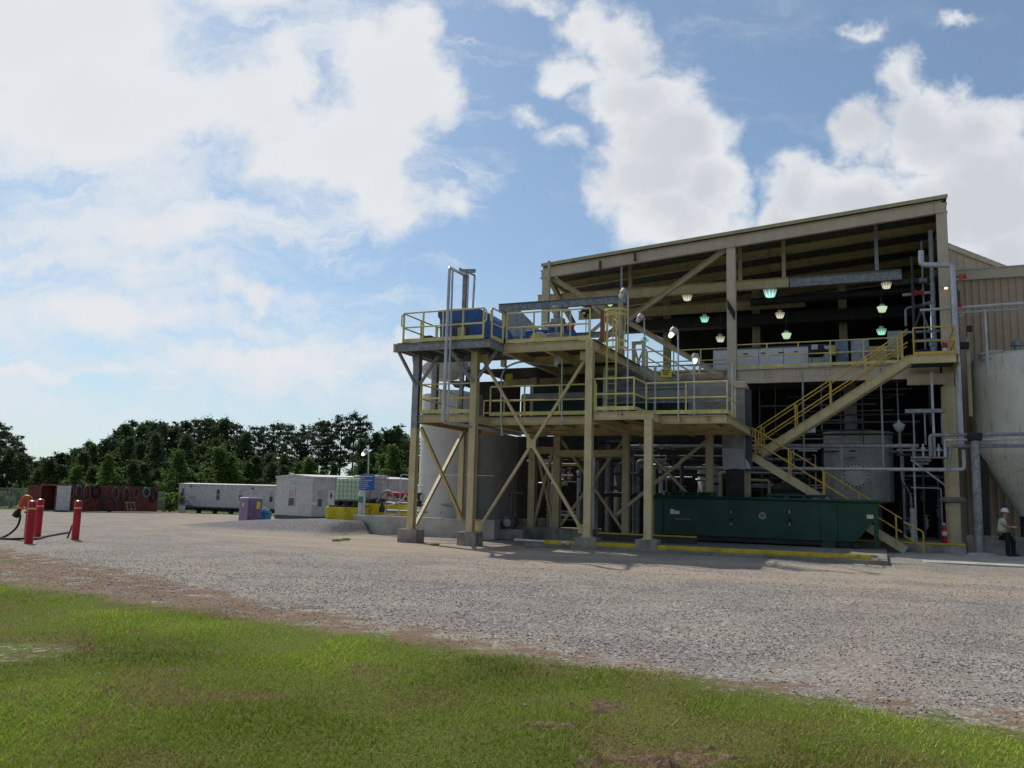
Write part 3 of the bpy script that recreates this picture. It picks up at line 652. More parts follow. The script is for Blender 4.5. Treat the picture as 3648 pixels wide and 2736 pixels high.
# machines on the upper platform
bm = thing('blue_machine', 'tall blue machine housing on the left end of the upper platform', 'machine', (.6, .9, 7.16))
part('housing', MB().poly([q(7, x, y, .3) for x, y in ((815, 830), (1560, 815), (1900, 800), (1860, 640), (1700, 400), (1480, 272), (1000, 292), (780, 310), (780, 430), (815, 480))], (0, 1.2, 0)), blue, bm, bevel=.03)
part('opening', MB().poly([(1.62 + .34 * math.cos(a), .27, 7.72 + .42 * math.sin(a)) for a in [math.pi * 2 * k / 20 for k in range(20)]], (0, .05, 0)), dgrey, bm)
part('drive_cover', MB().cb((1.72, .2, 7.68), (.26, .14, .42)), beige, bm, bevel=.02); part('gauge', MB().cb((1.62, .11, 7.75), (.04, .03, .26)), whited, bm)
part('motor_box', MB().cb((.10, .75, 7.48), (.35, .6, .5)), greend, bm, bevel=.03); part('outlet', MB().poly([(2.6, .35, 7.2), (3.3, .35, 7.2), (3.15, .35, 7.45), (2.8, .35, 7.75)], (0, 1.0, 0)), blue, bm, bevel=.02)
part('lifting_eye', MB().tube([(1.15 + .2 * math.cos(a), .8, 8.64 + .10 * math.sin(a)) for a in [math.pi * k / 8 for k in range(9)]], .015), dgrey, bm)
b2 = thing('blue_hopper_machine', 'low blue machine with sloping side and piping right of the tall blue one', 'machine', (4.6, 3, 7.16))
part('hopper', MB().poly([(4.15, 2.6, 7.2), (5.45, 2.6, 7.2), (4.95, 2.6, 8.28), (4.25, 2.6, 8.36)], (0, 1.0, 0)), blue, b2, bevel=.02)
part('body', MB().box((3.25, 2.6, 7.2), (4.1, 3.6, 8.16)), blue, b2, bevel=.02)
part('motor', MB().lathe((5.2, 2.4, 8.0), [(.05, 0), (.13, .02), (.13, .3), (.05, .32)], 12, (0, 0, 1)), redd, b2)
pu = thing('rotary_pump', 'round cream pump casing with grey pipework behind the upper railing', 'pump', (4.3, 1.5, 7.16))
part('casing', MB().lathe((4.25, 1.4, 7.48), [(.02, 0), (.34, 0), (.36, .06), (.36, .3), (.2, .34), (.02, .34)], 24, (0, 1, 0)), beige, pu)
part('face_plate', MB().lathe((4.25, 1.37, 7.48), [(.02, 0), (.24, 0), (.24, .025), (.02, .025)], 20, (0, 1, 0)), yel, pu)
part('gearbox', MB().cb((4.95, 1.6, 7.5), (.7, .4, .5)), duct, pu, bevel=.03); part('pipe', MB().tube(bend([(3.55, 1.5, 7.2), (3.55, 1.5, 8.02), (5.2, 1.5, 8.05), (5.2, 1.5, 7.3)], .12), .05), galvl, pu)
vl = thing('valve_assembly', 'grey valve assembly standing above the rotary pump', 'valve', (4.7, 2.2, 8.0))
for c, sz in (((4.75, 2.2, 8.35), (.5, .3, .22)), ((4.7, 2.2, 8.62), (.22, .22, .3)), ((4.75, 2.2, 8.85), (.36, .3, .16)), ((4.3, 2.2, 8.25), (.4, .2, .14))): part('valve_body', MB().cb(c, sz), duct, vl, bevel=.03)
part('pipe', MB().tube(bend([(4.9, 2.2, 8.7), (5.25, 2.2, 8.75), (5.25, 2.2, 7.2)], .1), .04), galvl, vl); part('handwheel', MB().tube([(5.1 + .12 * math.cos(a), 2.05, 8.9 + .12 * math.sin(a)) for a in [6.283 * k / 12 for k in range(12)]], .015, 6, True), dgrey, vl)
part('stand', MB().bar((4.7, 2.2, 7.17), (4.7, 2.2, 8.2), .1, .1), duct, vl)
ho = thing('chain_hoist', 'small black chain hoist hanging from the monorail above the upper platform', 'hoist', (5.0, 5, 9.55))
part('body', MB().cb((4.95, 5, 9.35), (.42, .3, .22)).cb((4.9, 5, 9.2), (.16, .16, .24)), blackr, ho, bevel=.05); part('gauge', MB().lathe((4.88, 4.86, 9.24), [(.01, 0), (.06, 0), (.06, .03), (.01, .03)], 12, (0, 1, 0)), white, ho)
part('chain', MB().tube([(4.93, 5, 9.1), (4.93, 5, 8.0)], .018, 6), dgrey, ho); part('chain', MB().tube([(5.03, 5, 9.1), (5.03, 5, 8.3)], .012, 6), dgrey, ho); part('trolley_hanger', MB().cb((4.95, 5, 9.5), (.1, .1, .12)), dgrey, ho)
mr = thing('monorail_beam', 'grey galvanised monorail beam over the upper platform', 'beam', (1, 5, 9.7))
part('rail', MB().ib((1.0, 5, 9.72), (6.6, 5, 9.72), .32, .2), galv, mr); part('sloping_plate', MB().poly([(1.2, 4.9, 9.56), (2.0, 4.9, 9.56), (3.3, 4.9, 8.3), (3.3, 4.9, 8.1), (1.2, 4.9, 8.3)], (0, .04, 0)), galv, mr)
part('hanger', MB().ib((3.25, 5.05, 9.9), (3.25, 5.05, 11.6), .14, .1), tan, mr); part('lower_rail', MB().ib((.9, 4.6, 8.25), (6.4, 4.6, 8.25), .22, .16), galv, mr)
for p0, p1 in (((3.3, 4.95, 8.3), (2.4, 4.95, 7.4)), ((5.2, 4.95, 9.5), (6.6, 4.95, 8.3)), ((6.5, 4.95, 9.5), (5.0, 4.95, 8.3)), ((3.4, 4.95, 9.5), (4.6, 4.95, 8.3))): part('brace', MB().bar(p0, p1, .09, .12), tand, mr)
for u_ in (1.3, 6.4): part('post', MB().ib((u_, 5.0, 7.16), (u_, 5.0, 9.56), .2, .2, up=(0, 1, 0)), tand, mr)

# tall pipe loop
pl_ = thing('pipe_loop', 'tall loop of two silver pipes rising above the left end of the plant', 'pipes', (2.1, -1.5, 4.2))
a_, c_ = q(1, 488, 1480, -1.45), q(1, 545, 130, -1.45); a2, c2 = q(1, 528, 1490, -1.4), q(1, 572, 150, -1.4)
part('pipe', MB().tube(bend([(a_[0] + .9, 3.0, a_[2] - .05), (a_[0] + .05, -1.2, a_[2] - .02), a_, c_, (.30, 3.0, c_[2] + 1.0)], .18), .056, 10), galvl, pl_)
part('pipe', MB().tube(bend([(a2[0] + .9, 3.0, a2[2] - .1), a2, c2, (.55, 2.9, c2[2] + 1.05), (.55, 2.9, 7.2)], .14), .036, 10), galvl, pl_)
part('support_post', MB().bar((.36, 3.0, 4.7), (.36, 3.0, 10.9), .15, .15), galv, pl_); part('support_arm', MB().bar((.1, 3.0, 10.9), (.8, 3.0, 10.85), .1, .14), galv, pl_)
part('pipe', MB().tube(bend([(.1, 3.0, 11.0), (-.1, 4.8, 11.2), (-.2, 4.8, 7.2)], .1), .05, 10), galvl, pl_)

# mid-level filter press behind clear sheets
fp = thing('filter_press', 'long grey green filter press with an orange end behind the clear sheets', 'filter press', (6.5, 5, zm))
part('side_beam', MB().box((2.6, 4.0, 5.62), (11.0, 4.12, 5.86)), duct, fp); part('plate_pack', MB().box((3.0, 4.2, 4.85), (9.2, 5.3, 6.25)), greend, fp); part('drip_tray', MB().box((3.0, 4.15, 4.78), (10.8, 5.4, 4.84)), galv, fp)
pk = MB()
for k in range(60): pk.box((3.05 + k * .1, 4.14, 4.95), (3.09 + k * .1, 4.2, 6.2))
part('plates', pk, greend, fp); part('end_frame', MB().box((9.25, 4.15, 4.8), (10.75, 5.3, 6.2)), duct, fp, bevel=.04); part('end_cap', MB().box((8.95, 4.1, 6.26), (10.55, 5.2, 6.5)), mat('faded brown orange', (.36, .16, .04), .7), fp, bevel=.08)
for u_ in (3.0, 6.6, 10.6): part('leg', MB().cb((u_, 4.3, 4.75), (.2, .2, .2)), greend, fp)
cs = thing('splash_screen', 'row of clear plastic sheets in a grey frame along the middle platform', 'screen', (6.2, 3.5, zm))
for i, (a, b_) in enumerate(((6.25, 8.15), (8.2, 9.6), (9.65, 10.95))): part('clear_sheet', MB().box((a, 3.46, 5.35), (b_, 3.468, 6.68)), clearm, cs)
fr_ = MB()
for z in (5.35, 5.9, 6.7): fr_.bar((6.2, 3.5, z), (11.0, 3.5, z), .04, .05)
part('frame_rail', fr_, galv, cs)
for u_ in (6.2, 8.17, 9.62, 10.98): part('frame_post', MB().bar((u_, 3.5, zm), (u_, 3.5, 6.72), .08, .08), galvl, cs)
sg = thing('warning_sign', 'yellow warning sign hung on the clear plastic sheets', 'sign', (8.6, 3.42, 6.3)); part('panel', MB().box((8.40, 3.41, 6.27), (8.81, 3.425, 6.58)), signy, sg)
tb = MB(); 
for k, (a, b_) in enumerate(((.05, .36), (.08, .33), (.1, .3))): tb.box((8.40 + a, 3.402, 6.50 - k * .075), (8.40 + b_, 3.409, 6.535 - k * .075))
part('lettering', tb, dgrey, sg)
sg = thing('warning_sign', 'dark yellow sign in the shade between the left columns of the tower', 'sign', q(1, 1065, 1100, 4)); p = q(1, 1065, 1100, 4); part('panel', MB().cb(p, (.32, .02, .36)), mat('dull yellow sign', (.30, .26, .02)), sg)

# chute
ch = thing('discharge_chute', 'tall dull metal duct dropping into the green dumpster, grey sheet hung on it', 'chute', (10.5, 7.2, 1.7))
part('duct', MB().box((10.02, 7.0, 3.5), (10.92, 7.6, 6.35)), duct, ch, bevel=.02); part('upper_hood', MB().poly([(9.98, 6.9, 6.30), (10.98, 6.9, 6.25), (10.98, 6.9, 6.4), (10.9, 6.9, 6.52), (9.98, 6.9, 6.56)], (0, .9, 0)), beige, ch, bevel=.02)
part('side_duct', MB().box((10.93, 7.1, 3.0), (11.12, 7.55, 6.2)), dgrey, ch); part('lower_duct', MB().box((10.15, 7.05, 1.7), (10.8, 7.55, 3.5)), dark, ch)
part('hanging_sheet', MB().poly([(10.03, 6.96, 3.86), (10.86, 6.96, 3.86), (10.92, 6.95, 3.03), (10.5, 6.97, 3.07), (10.06, 6.95, 3.0)], (0, .02, 0)), tarp, ch); part('hanging_sheet', MB().poly([(10.90, 6.98, 3.5), (11.05, 7.1, 3.3), (11.12, 7.1, 3.05), (10.93, 6.98, 3.08)], (0, .02, 0)), tarp, ch)

# ------------------------------------------------------------------ main open shed
sh = thing('open_shed', 'tall open-sided steel shed with a sloping deck roof over the plant', 'industrial building', (9.5, 11.5, 0))
VF = 11.5
def rz_(u): return 13.20 + (u - .6) * (14.60 - 13.20) / (18.65 - .6)
column(sh, .62, VF, .02, rz_(.62) - .1, beige, w_=.34, d_=.3); column(sh, 9.75, VF, 7.0, rz_(9.75) - .02, beige, w_=.40, d_=.3); column(sh, 18.45, VF, 6.6, rz_(18.45) - .1, beige, w_=.40, d_=.3)
rc = part('column', MB().lathe((18.42, VF - .1, .36), [(.27, 0), (.27, 6.3)], 24), tan, sh)
part('drip_collar', MB().lathe((18.42, VF - .1, 1.95), [(.27, 0), (.46, .04), (.48, .16), (.44, .2), (.3, .24)], 24), conc, rc); part('base_plate', MB().lathe((18.42, VF - .1, .342), [(.36, 0), (.36, .05)], 20), tan, rc)
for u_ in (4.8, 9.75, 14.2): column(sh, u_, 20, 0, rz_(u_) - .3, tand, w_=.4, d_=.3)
rf = MB()
for k in range(121):                                                   # ribbed deck: raised ribs across the slope
    a0 = .5 + k * .15; f_ = lambda d_, h_: (a0 + d_, VF - .25, rz_(a0 + d_) + h_); e_ = lambda d_, h_: (a0 + d_, 25.6, rz_(a0 + d_) + h_)
    rf.add([f_(0, 0), e_(0, 0), e_(.07, 0), f_(.07, 0), f_(.085, .055), e_(.085, .055), e_(.135, .055), f_(.135, .055), f_(.15, 0), e_(.15, 0)],
           [(0, 1, 2, 3), (3, 2, 5, 4), (4, 5, 6, 7), (7, 6, 9, 8)])
part('roof_deck', rf, steeld, sh, smooth_=False)
part('roof_top', MB().poly([(.46, VF - .27, rz_(.46) + .06), (18.68, VF - .27, rz_(18.68) + .06), (18.68, 26.2, rz_(18.68) + .06), (.46, 26.2, rz_(.46) + .06)], (0, 0, .1)), beige, sh)
part('eave_trim', MB().poly([(.44, VF - .31, rz_(.44) + .04), (18.7, VF - .31, rz_(18.7) + .04), (18.7, VF - .31, rz_(18.7) + .2), (.44, VF - .31, rz_(.44) + .2)], (0, .03, 0)), tand, sh)
for i, v_ in enumerate((VF - .12, 14.3, 17.0, 19.8, 22.5, 25.2)):
    hb_ = .52 if i == 0 else .38; part('roof_beam', MB().ib((.5, v_, rz_(.5) - hb_ / 2 - .01), (18.5, v_, rz_(18.5) - hb_ / 2 - .01), hb_, .2), beige if i == 0 else tand, sh)
part('gable_beam', MB().ib((.35, VF, rz_(.35) - .25), (.35, 25, rz_(.35) - .25), .4, .2), beige, sh); part('gable_beam', MB().ib((18.6, VF, rz_(18.6) - .25), (18.6, 25, rz_(18.6) - .25), .4, .2), beige, sh)
for p0, p1 in (((.9, VF + .05, 12.7), (9.0, VF + .05, 7.6)), ((9.55, VF + .05, 13.4), (4.3, VF + .05, 9.95)), ((4.3, VF + .05, 9.95), (.8, VF + .05, 7.4)), ((.6, VF + .2, 12.9), (.9, 15, 11.0))): part('brace', MB().ib(p0, p1, .24, .2), tand, sh)
# crane girders
for i, (v_, ua, ub) in enumerate(((13.2, -.5, 12.1), (17.5, .3, 12.5))):
    part('crane_girder', MB().ib((ua, v_, 12.05), (ub, v_, 12.0), .46, .26), tan if i == 0 else tand, sh)
part('crane_girder_extension', MB().ib((12.15, 13.2, 11.98), (16.9, 13.2, 11.98), .46, .26), galv, sh); part('pipe_header', MB().tube([(9.9, 16.8, 12.0), (18.3, 16.8, 12.1)], .2, 14), dark, sh); part('duct_run', MB().box((2.5, 18.6, 11.2), (18.3, 19.3, 11.8)), dark, sh)
for u_, v_ in ((11.9, 13.2), (9.9, 13.2), (15.9, 13.2), (4.5, 13.2)): part('girder_hanger', MB().ib((u_, v_, 12.25), (u_, v_, rz_(u_) - .05), .2, .16, up=(0, 1, 0)), galv if u_ > 13 else tand, sh)
part('wall_girt', MB().bar((18.2, 12.2, 11.7), (18.2, 20, 11.7), .1, .3), dgrey, sh)
# upper floor of the shed
zf = 7.72
part('upper_floor', MB().box((5.5, VF + .12, zf - .1), (18.6, 24.5, zf)), flooring, sh)
part('floor_girder', MB().ib((9.97, VF, 7.37), (18.15, VF, 7.37), .64, .22), beige, sh); part('floor_girder', MB().ib((5.5, VF + .6, 7.37), (9.5, VF + .6, 7.37), .5, .2), tand, sh)
bo = MB()
for u_ in (11.3, 12.6, 13.8, 15.3, 16.7):
    for i in (-1, 1):
        for k in range(3): bo.lathe((u_ + i * .09, VF - .115, 7.30 + k * .12), [(.022, 0), (.022, .014)], 6, (0, 1, 0))
part('bolts', bo, dgrey, sh, kind=None)
guard(sh, [(9.95, VF - .02, zf + .03), (16.6, VF - .02, zf + .03)], yel, n=5); guard(sh, [(5.7, VF + .5, zf), (9.5, VF + .5, zf)], yel, n=3)
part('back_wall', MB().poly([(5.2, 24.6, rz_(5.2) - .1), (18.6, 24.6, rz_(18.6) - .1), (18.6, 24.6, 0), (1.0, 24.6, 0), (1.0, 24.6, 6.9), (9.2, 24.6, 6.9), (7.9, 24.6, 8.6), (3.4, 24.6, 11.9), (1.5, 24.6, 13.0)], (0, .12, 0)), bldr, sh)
gi = MB()
for k in range(9): gi.bar((5, 24.5, 8.2 + k * .62), (18.5, 24.5, 8.2 + k * .62), .05, .08)
part('wall_girts', gi, bldr, sh)
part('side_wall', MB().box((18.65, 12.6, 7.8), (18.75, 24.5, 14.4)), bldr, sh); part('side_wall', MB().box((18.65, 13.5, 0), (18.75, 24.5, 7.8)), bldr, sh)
part('added_shade_wall', MB().box((-1.0, 17.5, 0), (9.5, 17.62, 6.9)), bldr, sh); part('added_shade_wall', MB().box((-4.2, 11.2, 0), (3.5, 11.3, 4.7)), bldr, sh); part('added_shade_wall', MB().box((9.5, 18.5, 0), (18.6, 18.62, 7.6)), bldr, sh); part('added_shade_wall', MB().box((3.6, 13.8, 0), (9.8, 13.92, 4.5)), bldr, sh)  # dark walls added to block light and deepen the shade in the lower bays

# items on the upper floor
pb = thing('panel_wall', 'long pale grey cabinet wall on the upper floor with small black latches', 'cabinet', (11, 13.2, zf))
part('panels', MB().box((8.6, 13.2, zf), (13.9, 13.9, zf + 1.22)), mat('cabinet white', (.80, .80, .82), .5, var=.04, dirt=(.45, .45, .45), dirt_amt=.3), pb); part('top_edge', MB().box((8.55, 13.15, zf + 1.22), (13.95, 13.95, zf + 1.28)), dgrey, pb)
pj = MB()
for u_ in (9.6, 10.7, 11.8, 12.9): pj.box((u_, 13.192, zf), (u_ + .02, 13.199, zf + 1.2))
part('panel_joint', pj, dgrey, pb)
for u_ in (10.1, 10.9, 11.7, 12.4): part('latch', MB().cb((u_, 13.18, zf + .98), (.2, .04, .04)), blackr, pb)
for nm, lb, c, sz, mm in (('electric_motor', 'dark electric motor on a stand behind the upper floor railing', (13.35, 12.5, zf), (.75, .5, .55), dark),
        ('control_cabinet', 'blue grey control cabinet, leftmost of the cabinets behind the upper railing', (14.35, 12.8, zf), (.55, .4, 1.35), mat('blue grey cabinet', (.20, .25, .33))),
        ('control_cabinet', 'wide light grey cabinet with dark side behind the upper railing', (15.1, 12.9, zf), (.75, .4, 1.35), mat('light grey cabinet', (.36, .38, .40))),
        ('control_cabinet', 'tallest grey cabinet standing beside the top of the stairs', (16.55, 13.0, zf), (.62, .45, 1.7), mat('tall grey cabinet', (.40, .42, .42)))):
    b0 = thing(nm, lb, 'motor' if 'motor' in nm else 'cabinet', c)
    if 'motor' in nm:
        part('motor', MB().lathe((c[0] - .4, c[1], c[2] + .85), [(.02, 0), (.26, .02), (.28, .1), (.28, .6), (.2, .68), (.08, .7), (.08, .9)], 20, (1, 0, 0)), dark, b0); part('terminal_box', MB().cb((c[0] - .1, c[1] - .3, c[2] + .98), (.26, .1, .22)), galvl, b0)
        for s_ in (-.25, .25): part('leg', MB().bar((c[0] + s_, c[1], c[2]), (c[0] + s_, c[1], c[2] + .6), .1, .1), galv, b0)
        part('belt_guard', MB().cb((c[0] + .62, c[1], c[2] + .85), (.3, .35, .42)), cardb, b0)
    else:
        part('cabinet', MB().box((c[0] - sz[0] / 2, c[1], c[2]), (c[0] + sz[0] / 2, c[1] + sz[1], c[2] + sz[2])), mm, b0, bevel=.02); part('door', MB().box((c[0] - sz[0] * .44, c[1] - .025, c[2] + .1), (c[0] + sz[0] * .36, c[1] - .003, c[2] + sz[2] - .08)), mm, b0, bevel=.008)
        part('handle', MB().cb((c[0] + sz[0] * .28, c[1] - .04, c[2] + .8), (.03, .03, .14)), blackr, b0)
for c, sz, lb in (((15.85, 12.4, zf), (.72, .05, .95), 'tan board leaning on the upper floor railing left of the stairs'), ((16.6, 12.75, zf + .45), (.5, .05, .55), 'smaller tan board fixed on the tall grey cabinet')):
    solo('board', MB().box((c[0] - sz[0] / 2, c[1], c[2]), (c[0] + sz[0] / 2, c[1] + sz[1], c[2] + sz[2])), cardb, lb, 'board', c, bevel=.01)
mp = thing('dosing_pump_skid', 'blue topped pump with hoses inside the upper stair landing railing', 'pump', (17.9, 10.4, 7.6))
part('pump_head', MB().lathe((17.85, 10.4, 8.2), [(.05, 0), (.12, .02), (.12, .2), (.2, .24), (.2, .32), (.05, .34)], 16), mat('faded blue paint', (.15, .32, .42)), mp); part('column', MB().bar((17.85, 10.4, 7.6), (17.85, 10.4, 8.2), .14, .14), galv, mp)
part('hose', MB().tube([(17.5 + .28 * math.cos(a), 10.3, 7.95 + .25 * math.sin(a)) for a in [math.pi * (1 + k / 10) for k in range(11)]], .02, 6), blackr, mp); part('frame', MB().box((17.2, 10.4, 7.6), (17.75, 10.8, 8.1)), dark, mp)
for nm, c, lb in (('fire_extinguisher', (18.3, 10.2, 7.62), 'red fire extinguisher on the upper stair landing'), ('fire_extinguisher', (18.05, 11.0, .36), 'red fire extinguisher beside the round column on the kerb')):
    fe = thing(nm, lb, 'fire extinguisher', c); part('cylinder', MB().lathe(c, [(.085, 0), (.10, .02), (.10, .55), (.07, .66), (.03, .7)], 16), red, fe); part('label', MB().lathe((c[0], c[1], c[2] + .3), [(.1025, 0), (.1025, .16)], 16), white, fe)
    part('valve', MB().cb((c[0], c[1], c[2] + .74), (.10, .05, .08)), galvl, fe); part('hose', MB().tube([(c[0] - .04, c[1] - .03, c[2] + .72), (c[0] - .13, c[1] - .05, c[2] + .6), (c[0] - .12, c[1] - .05, c[2] + .25)], .014, 6), blackr, fe)

# ------------------------------------------------------------------ stairs
st = thing('steel_staircase', 'tan steel staircase with orange yellow handrails zigzagging up to the shed', 'stairs', (16.6, 8, 0))
L0 = (16.55, 0.05); L1 = (11.05, 3.72); L2 = (16.95, 7.55)
vs0, vs1 = 7.6, 8.5
for v_ in (vs0, vs1):
    part('stringer', MB().chan((L0[0], v_, L0[1] + .1), (L1[0], v_, L1[1] - .1), .30, .08, up=(0, 0, 1)), tan, st)
for v_ in (8.55, 9.45):
    part('stringer', MB().chan((L1[0] + .1, v_, L1[1] - .1), (L2[0], v_, L2[1] - .12), .34, .08, up=(0, 0, 1)), tan, st)
for i in range(17):
    f = (i + .5) / 17; u_ = L0[0] + (L1[0] - L0[0]) * f; z = L0[1] + (L1[1] - L0[1]) * f + .08; part('tread', MB().box((u_ - .13, vs0 + .01, z - .02), (u_ + .13, vs1 - .01, z + .02)), dgrey, st)
for i in range(18):
    f = (i + .5) / 18; u_ = L1[0] + (L2[0] - L1[0]) * f; z = L1[1] + (L2[1] - L1[1]) * f; part('tread', MB().box((u_ - .13, 8.56, z - .02), (u_ + .13, 9.44, z + .02)), dgrey, st)
part('landing', MB().box((10.2, 7.6, 3.62), (11.15, 9.5, 3.68)), dgrey, st); part('landing_beam', MB().chan((10.2, 7.6, 3.52), (11.15, 7.6, 3.52), .3, .08), tan, st); part('landing_beam', MB().chan((10.2, 7.6, 3.52), (10.2, 9.5, 3.52), .3, .08), tan, st)
part('landing', MB().box((16.95, 8.5, 7.5), (18.6, 11.4, 7.56)), dgrey, st); part('landing_beam', MB().chan((16.9, 8.5, 7.4), (18.55, 8.5, 7.4), .34, .08), tan, st); part('landing_beam', MB().chan((18.6, 8.5, 7.4), (18.6, 11.4, 7.4), .34, .08), tan, st)
part('landing_beam', MB().ib((16.9, 11.0, 6.95), (18.3, 11.0, 6.95), .45, .2), beige, st)
for u_ in (10.3,): part('landing_post', MB().ib((u_, 8.5, .2), (u_, 8.5, 3.5), .16, .16, up=(0, 1, 0)), tand, st)
def srail(v_, a, b_, n):
    mb = MB(); a = Vector((a[0], v_, a[1])); b_ = Vector((b_[0], v_, b_[1])); up = Vector((0, 0, 1))
    for h in (1.0, .5): mb.tube([a + up * h, b_ + up * h], .024, 8)
    hr = part('handrail', mb, yelo, st)
    for i in range(n + 1): p = a.lerp(b_, (i + .15) / (n + .3)); part('post', MB().bar(p - up * .1, p + up * 1.0, .05, .06), yelo, hr)
srail(vs0 - .02, (L0[0] - .1, L0[1] + .25), (L1[0], L1[1] + .05), 4); srail(vs1, (L0[0] - .1, L0[1] + .25), (L1[0], L1[1] + .05), 4)
srail(8.53, (L1[0] + .1, L1[1] + .05), (L2[0] - .05, L2[1] + .05), 4); srail(9.47, (L1[0] + .1, L1[1] + .05), (L2[0] - .05, L2[1] + .05), 4)
hb = MB().tube(bend([(16.5, vs0 - .02, 1.2), (17.15, vs0 - .02, .85), (17.15, vs0 - .02, .05 + .0)], .1), .028, 8).tube([(16.5, vs0 - .02, .7), (17.15, vs0 - .02, .3)], .024, 8); part('newel_rail', hb, yelo, st)
guard(st, [(10.22, 9.4, 3.68), (10.22, 7.62, 3.68), (10.95, 7.62, 3.68)], yelo); guard(st, [(17.1, 8.52, 7.56), (18.55, 8.52, 7.56), (18.55, 11.3, 7.56)], yelo)

# ------------------------------------------------------------------ dumpster
du = thing('roll_off_dumpster', 'long dark green roll-off dumpster on the slab under the chute', 'dumpster', (11.5, 6.9, .2))
part('body', MB().poly([(7.55, 6.1, .45), (7.55, 6.1, 1.88), (15.65, 6.1, 1.88), (15.65, 6.1, 1.38), (14.9, 6.1, .45)], (0, 2.3, 0)), green, du)
part('top_rail', MB().tube([(7.5, 6.06, 1.90), (15.7, 6.06, 1.90)], .06, 8).tube([(7.5, 8.42, 1.90), (15.7, 8.42, 1.90)], .06, 8).tube([(15.7, 6.06, 1.90), (15.7, 8.42, 1.90)], .06, 8), green, du)
for u_, w_ in ((7.72, .3), (14.0, .55)): part('side_rib', MB().box((u_ - w_ / 2, 6.02, .42), (u_ + w_ / 2, 6.09, 1.76)), green, du, bevel=.012)
part('under_frame', MB().box((7.7, 6.2, .26), (14.8, 6.4, .45)).box((7.7, 8.0, .26), (14.8, 8.2, .45)), dark, du)
part('end_post', MB().box((15.5, 6.08, .28), (15.66, 6.24, 1.8)), green, du); part('foot', MB().box((13.75, 6.05, .2), (14.2, 6.2, .42)), green, du)
for u_ in (8.6, 14.9): part('wheel', MB().lathe((u_, 6.12, .32), [(.02, 0), (.10, 0), (.115, .03), (.115, .17), (.02, .18)], 16, (0, 1, 0)), dark, du)
for a, b_ in ((7.9, 9.9), (11.75, 13.9)):
    cv = part('cover_roller', MB().tube([(a, 6.4, 2.05), (b_, 6.4, 2.05)], .06, 8), green, du)
    for k in range(4): uu = a + .15 + k * (b_ - a - .3) / 3; part('bracket', MB().box((uu - .08, 6.3, 1.83), (uu + .08, 6.5, 2.10)), green, cv, bevel=.01)
    part('crank', MB().tube([(b_ - .4, 6.4, 2.0), (b_ - .2, 6.4, 2.1), (b_, 6.4, 2.07)], .02, 6), green, cv)
def q3(x, y): p = q(3, x, y, 6.1); return (p[0], 6.07, p[2])
p = q3(480, 1038); part('decal', MB().cb((p[0], 6.094, p[2]), (.17, .01, .19)), white, du); part('decal', MB().cb((p[0] + .19, 6.094, p[2] - .03), (.19, .01, .13)), white, du)
p = q3(1268, 1075); rd_ = part('round_decal', MB().lathe((p[0], 6.098, p[2]), [(.12, -.01), (.12, 0)], 20, (0, 1, 0)), white, du); part('decal_centre', MB().lathe((p[0], 6.085, p[2]), [(.10, -.005), (.10, 0)], 20, (0, 1, 0)), mat('faded red print', (.30, .18, .18)), rd_)
p = q(4, 870, 1083, 6.1); part('decal', MB().cb((p[0] - .02, 6.094, p[2]), (.22, .01, .14)), white, du); part('decal_band', MB().cb((p[0] - .02, 6.085, p[2] + .05), (.2, .006, .03)), signy, du)
for x in (992, 1503): p = q3(x, 1050); part('latch', MB().cb((p[0], 6.08, p[2]), (.05, .05, .2)).cb((p[0], 6.08, p[2] - .25), (.09, .06, .12)), dark, du, bevel=.01); part('latch_rust', MB().cb((p[0] + .01, 6.05, p[2] + .04), (.035, .02, .12)).cb((p[0] + .01, 6.05, p[2] - .42), (.03, .02, .1)), beige, du)
p = q3(575, 1108); part('grab_bar', MB().cb((p[0], 6.08, p[2] - .04), (1.0, .05, .1)), green, du); part('scratch', MB().cb((p[0], 6.05, p[2] + .02), (.6, .012, .015)), beige, du)

# ------------------------------------------------------------------ tanks and vessels
tk = thing('storage_tank', 'tall pale grey cylindrical storage tank behind the left bay of the tower', 'tank', (-.75, 7.2, 0))
tu = q(2, 290, 1090, 6.7)[0] + 1.42
part('shell', MB().lathe((tu, 6.7, .1), [(1.38, 0), (1.38, 2.0), (1.388, 2.01), (1.388, 2.03), (1.38, 2.04), (1.38, 4.0), (1.388, 4.01), (1.388, 4.03), (1.38, 4.04), (1.38, 6.08), (1.33, 6.14), (.7, 6.3), (.01, 6.36)], 64), tankw, tk); part('base_ring', MB().lathe((tu, 6.7, .02), [(1.5, 0), (1.5, .14), (1.39, .16)], 64), whited, tk)
tk2 = thing('storage_tank', 'dim grey cylindrical tank standing in shade right of the pale storage tank', 'tank', (.3, 8.2, 0)); tu2 = q(2, 1110, 1090, 8.0)[0] - 1.3
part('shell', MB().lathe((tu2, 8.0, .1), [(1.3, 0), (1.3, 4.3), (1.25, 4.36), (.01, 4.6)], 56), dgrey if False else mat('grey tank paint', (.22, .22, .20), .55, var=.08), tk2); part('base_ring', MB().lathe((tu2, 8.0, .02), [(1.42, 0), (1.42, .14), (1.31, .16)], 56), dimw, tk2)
ev = thing('cone_vessel', 'pale tilted dished vessel showing under the left end of the upper platform', 'vessel', (-1.8, 6.6, 6.5)); part('dish', MB().lathe((-1.85, 6.6, 7.0), [(.03, -.05), (.5, .04), (1.0, .28), (1.3, .62), (1.34, .8), (1.2, .95), (.02, 1.0)], 40, (-.38, 0, 1)), whited, ev)
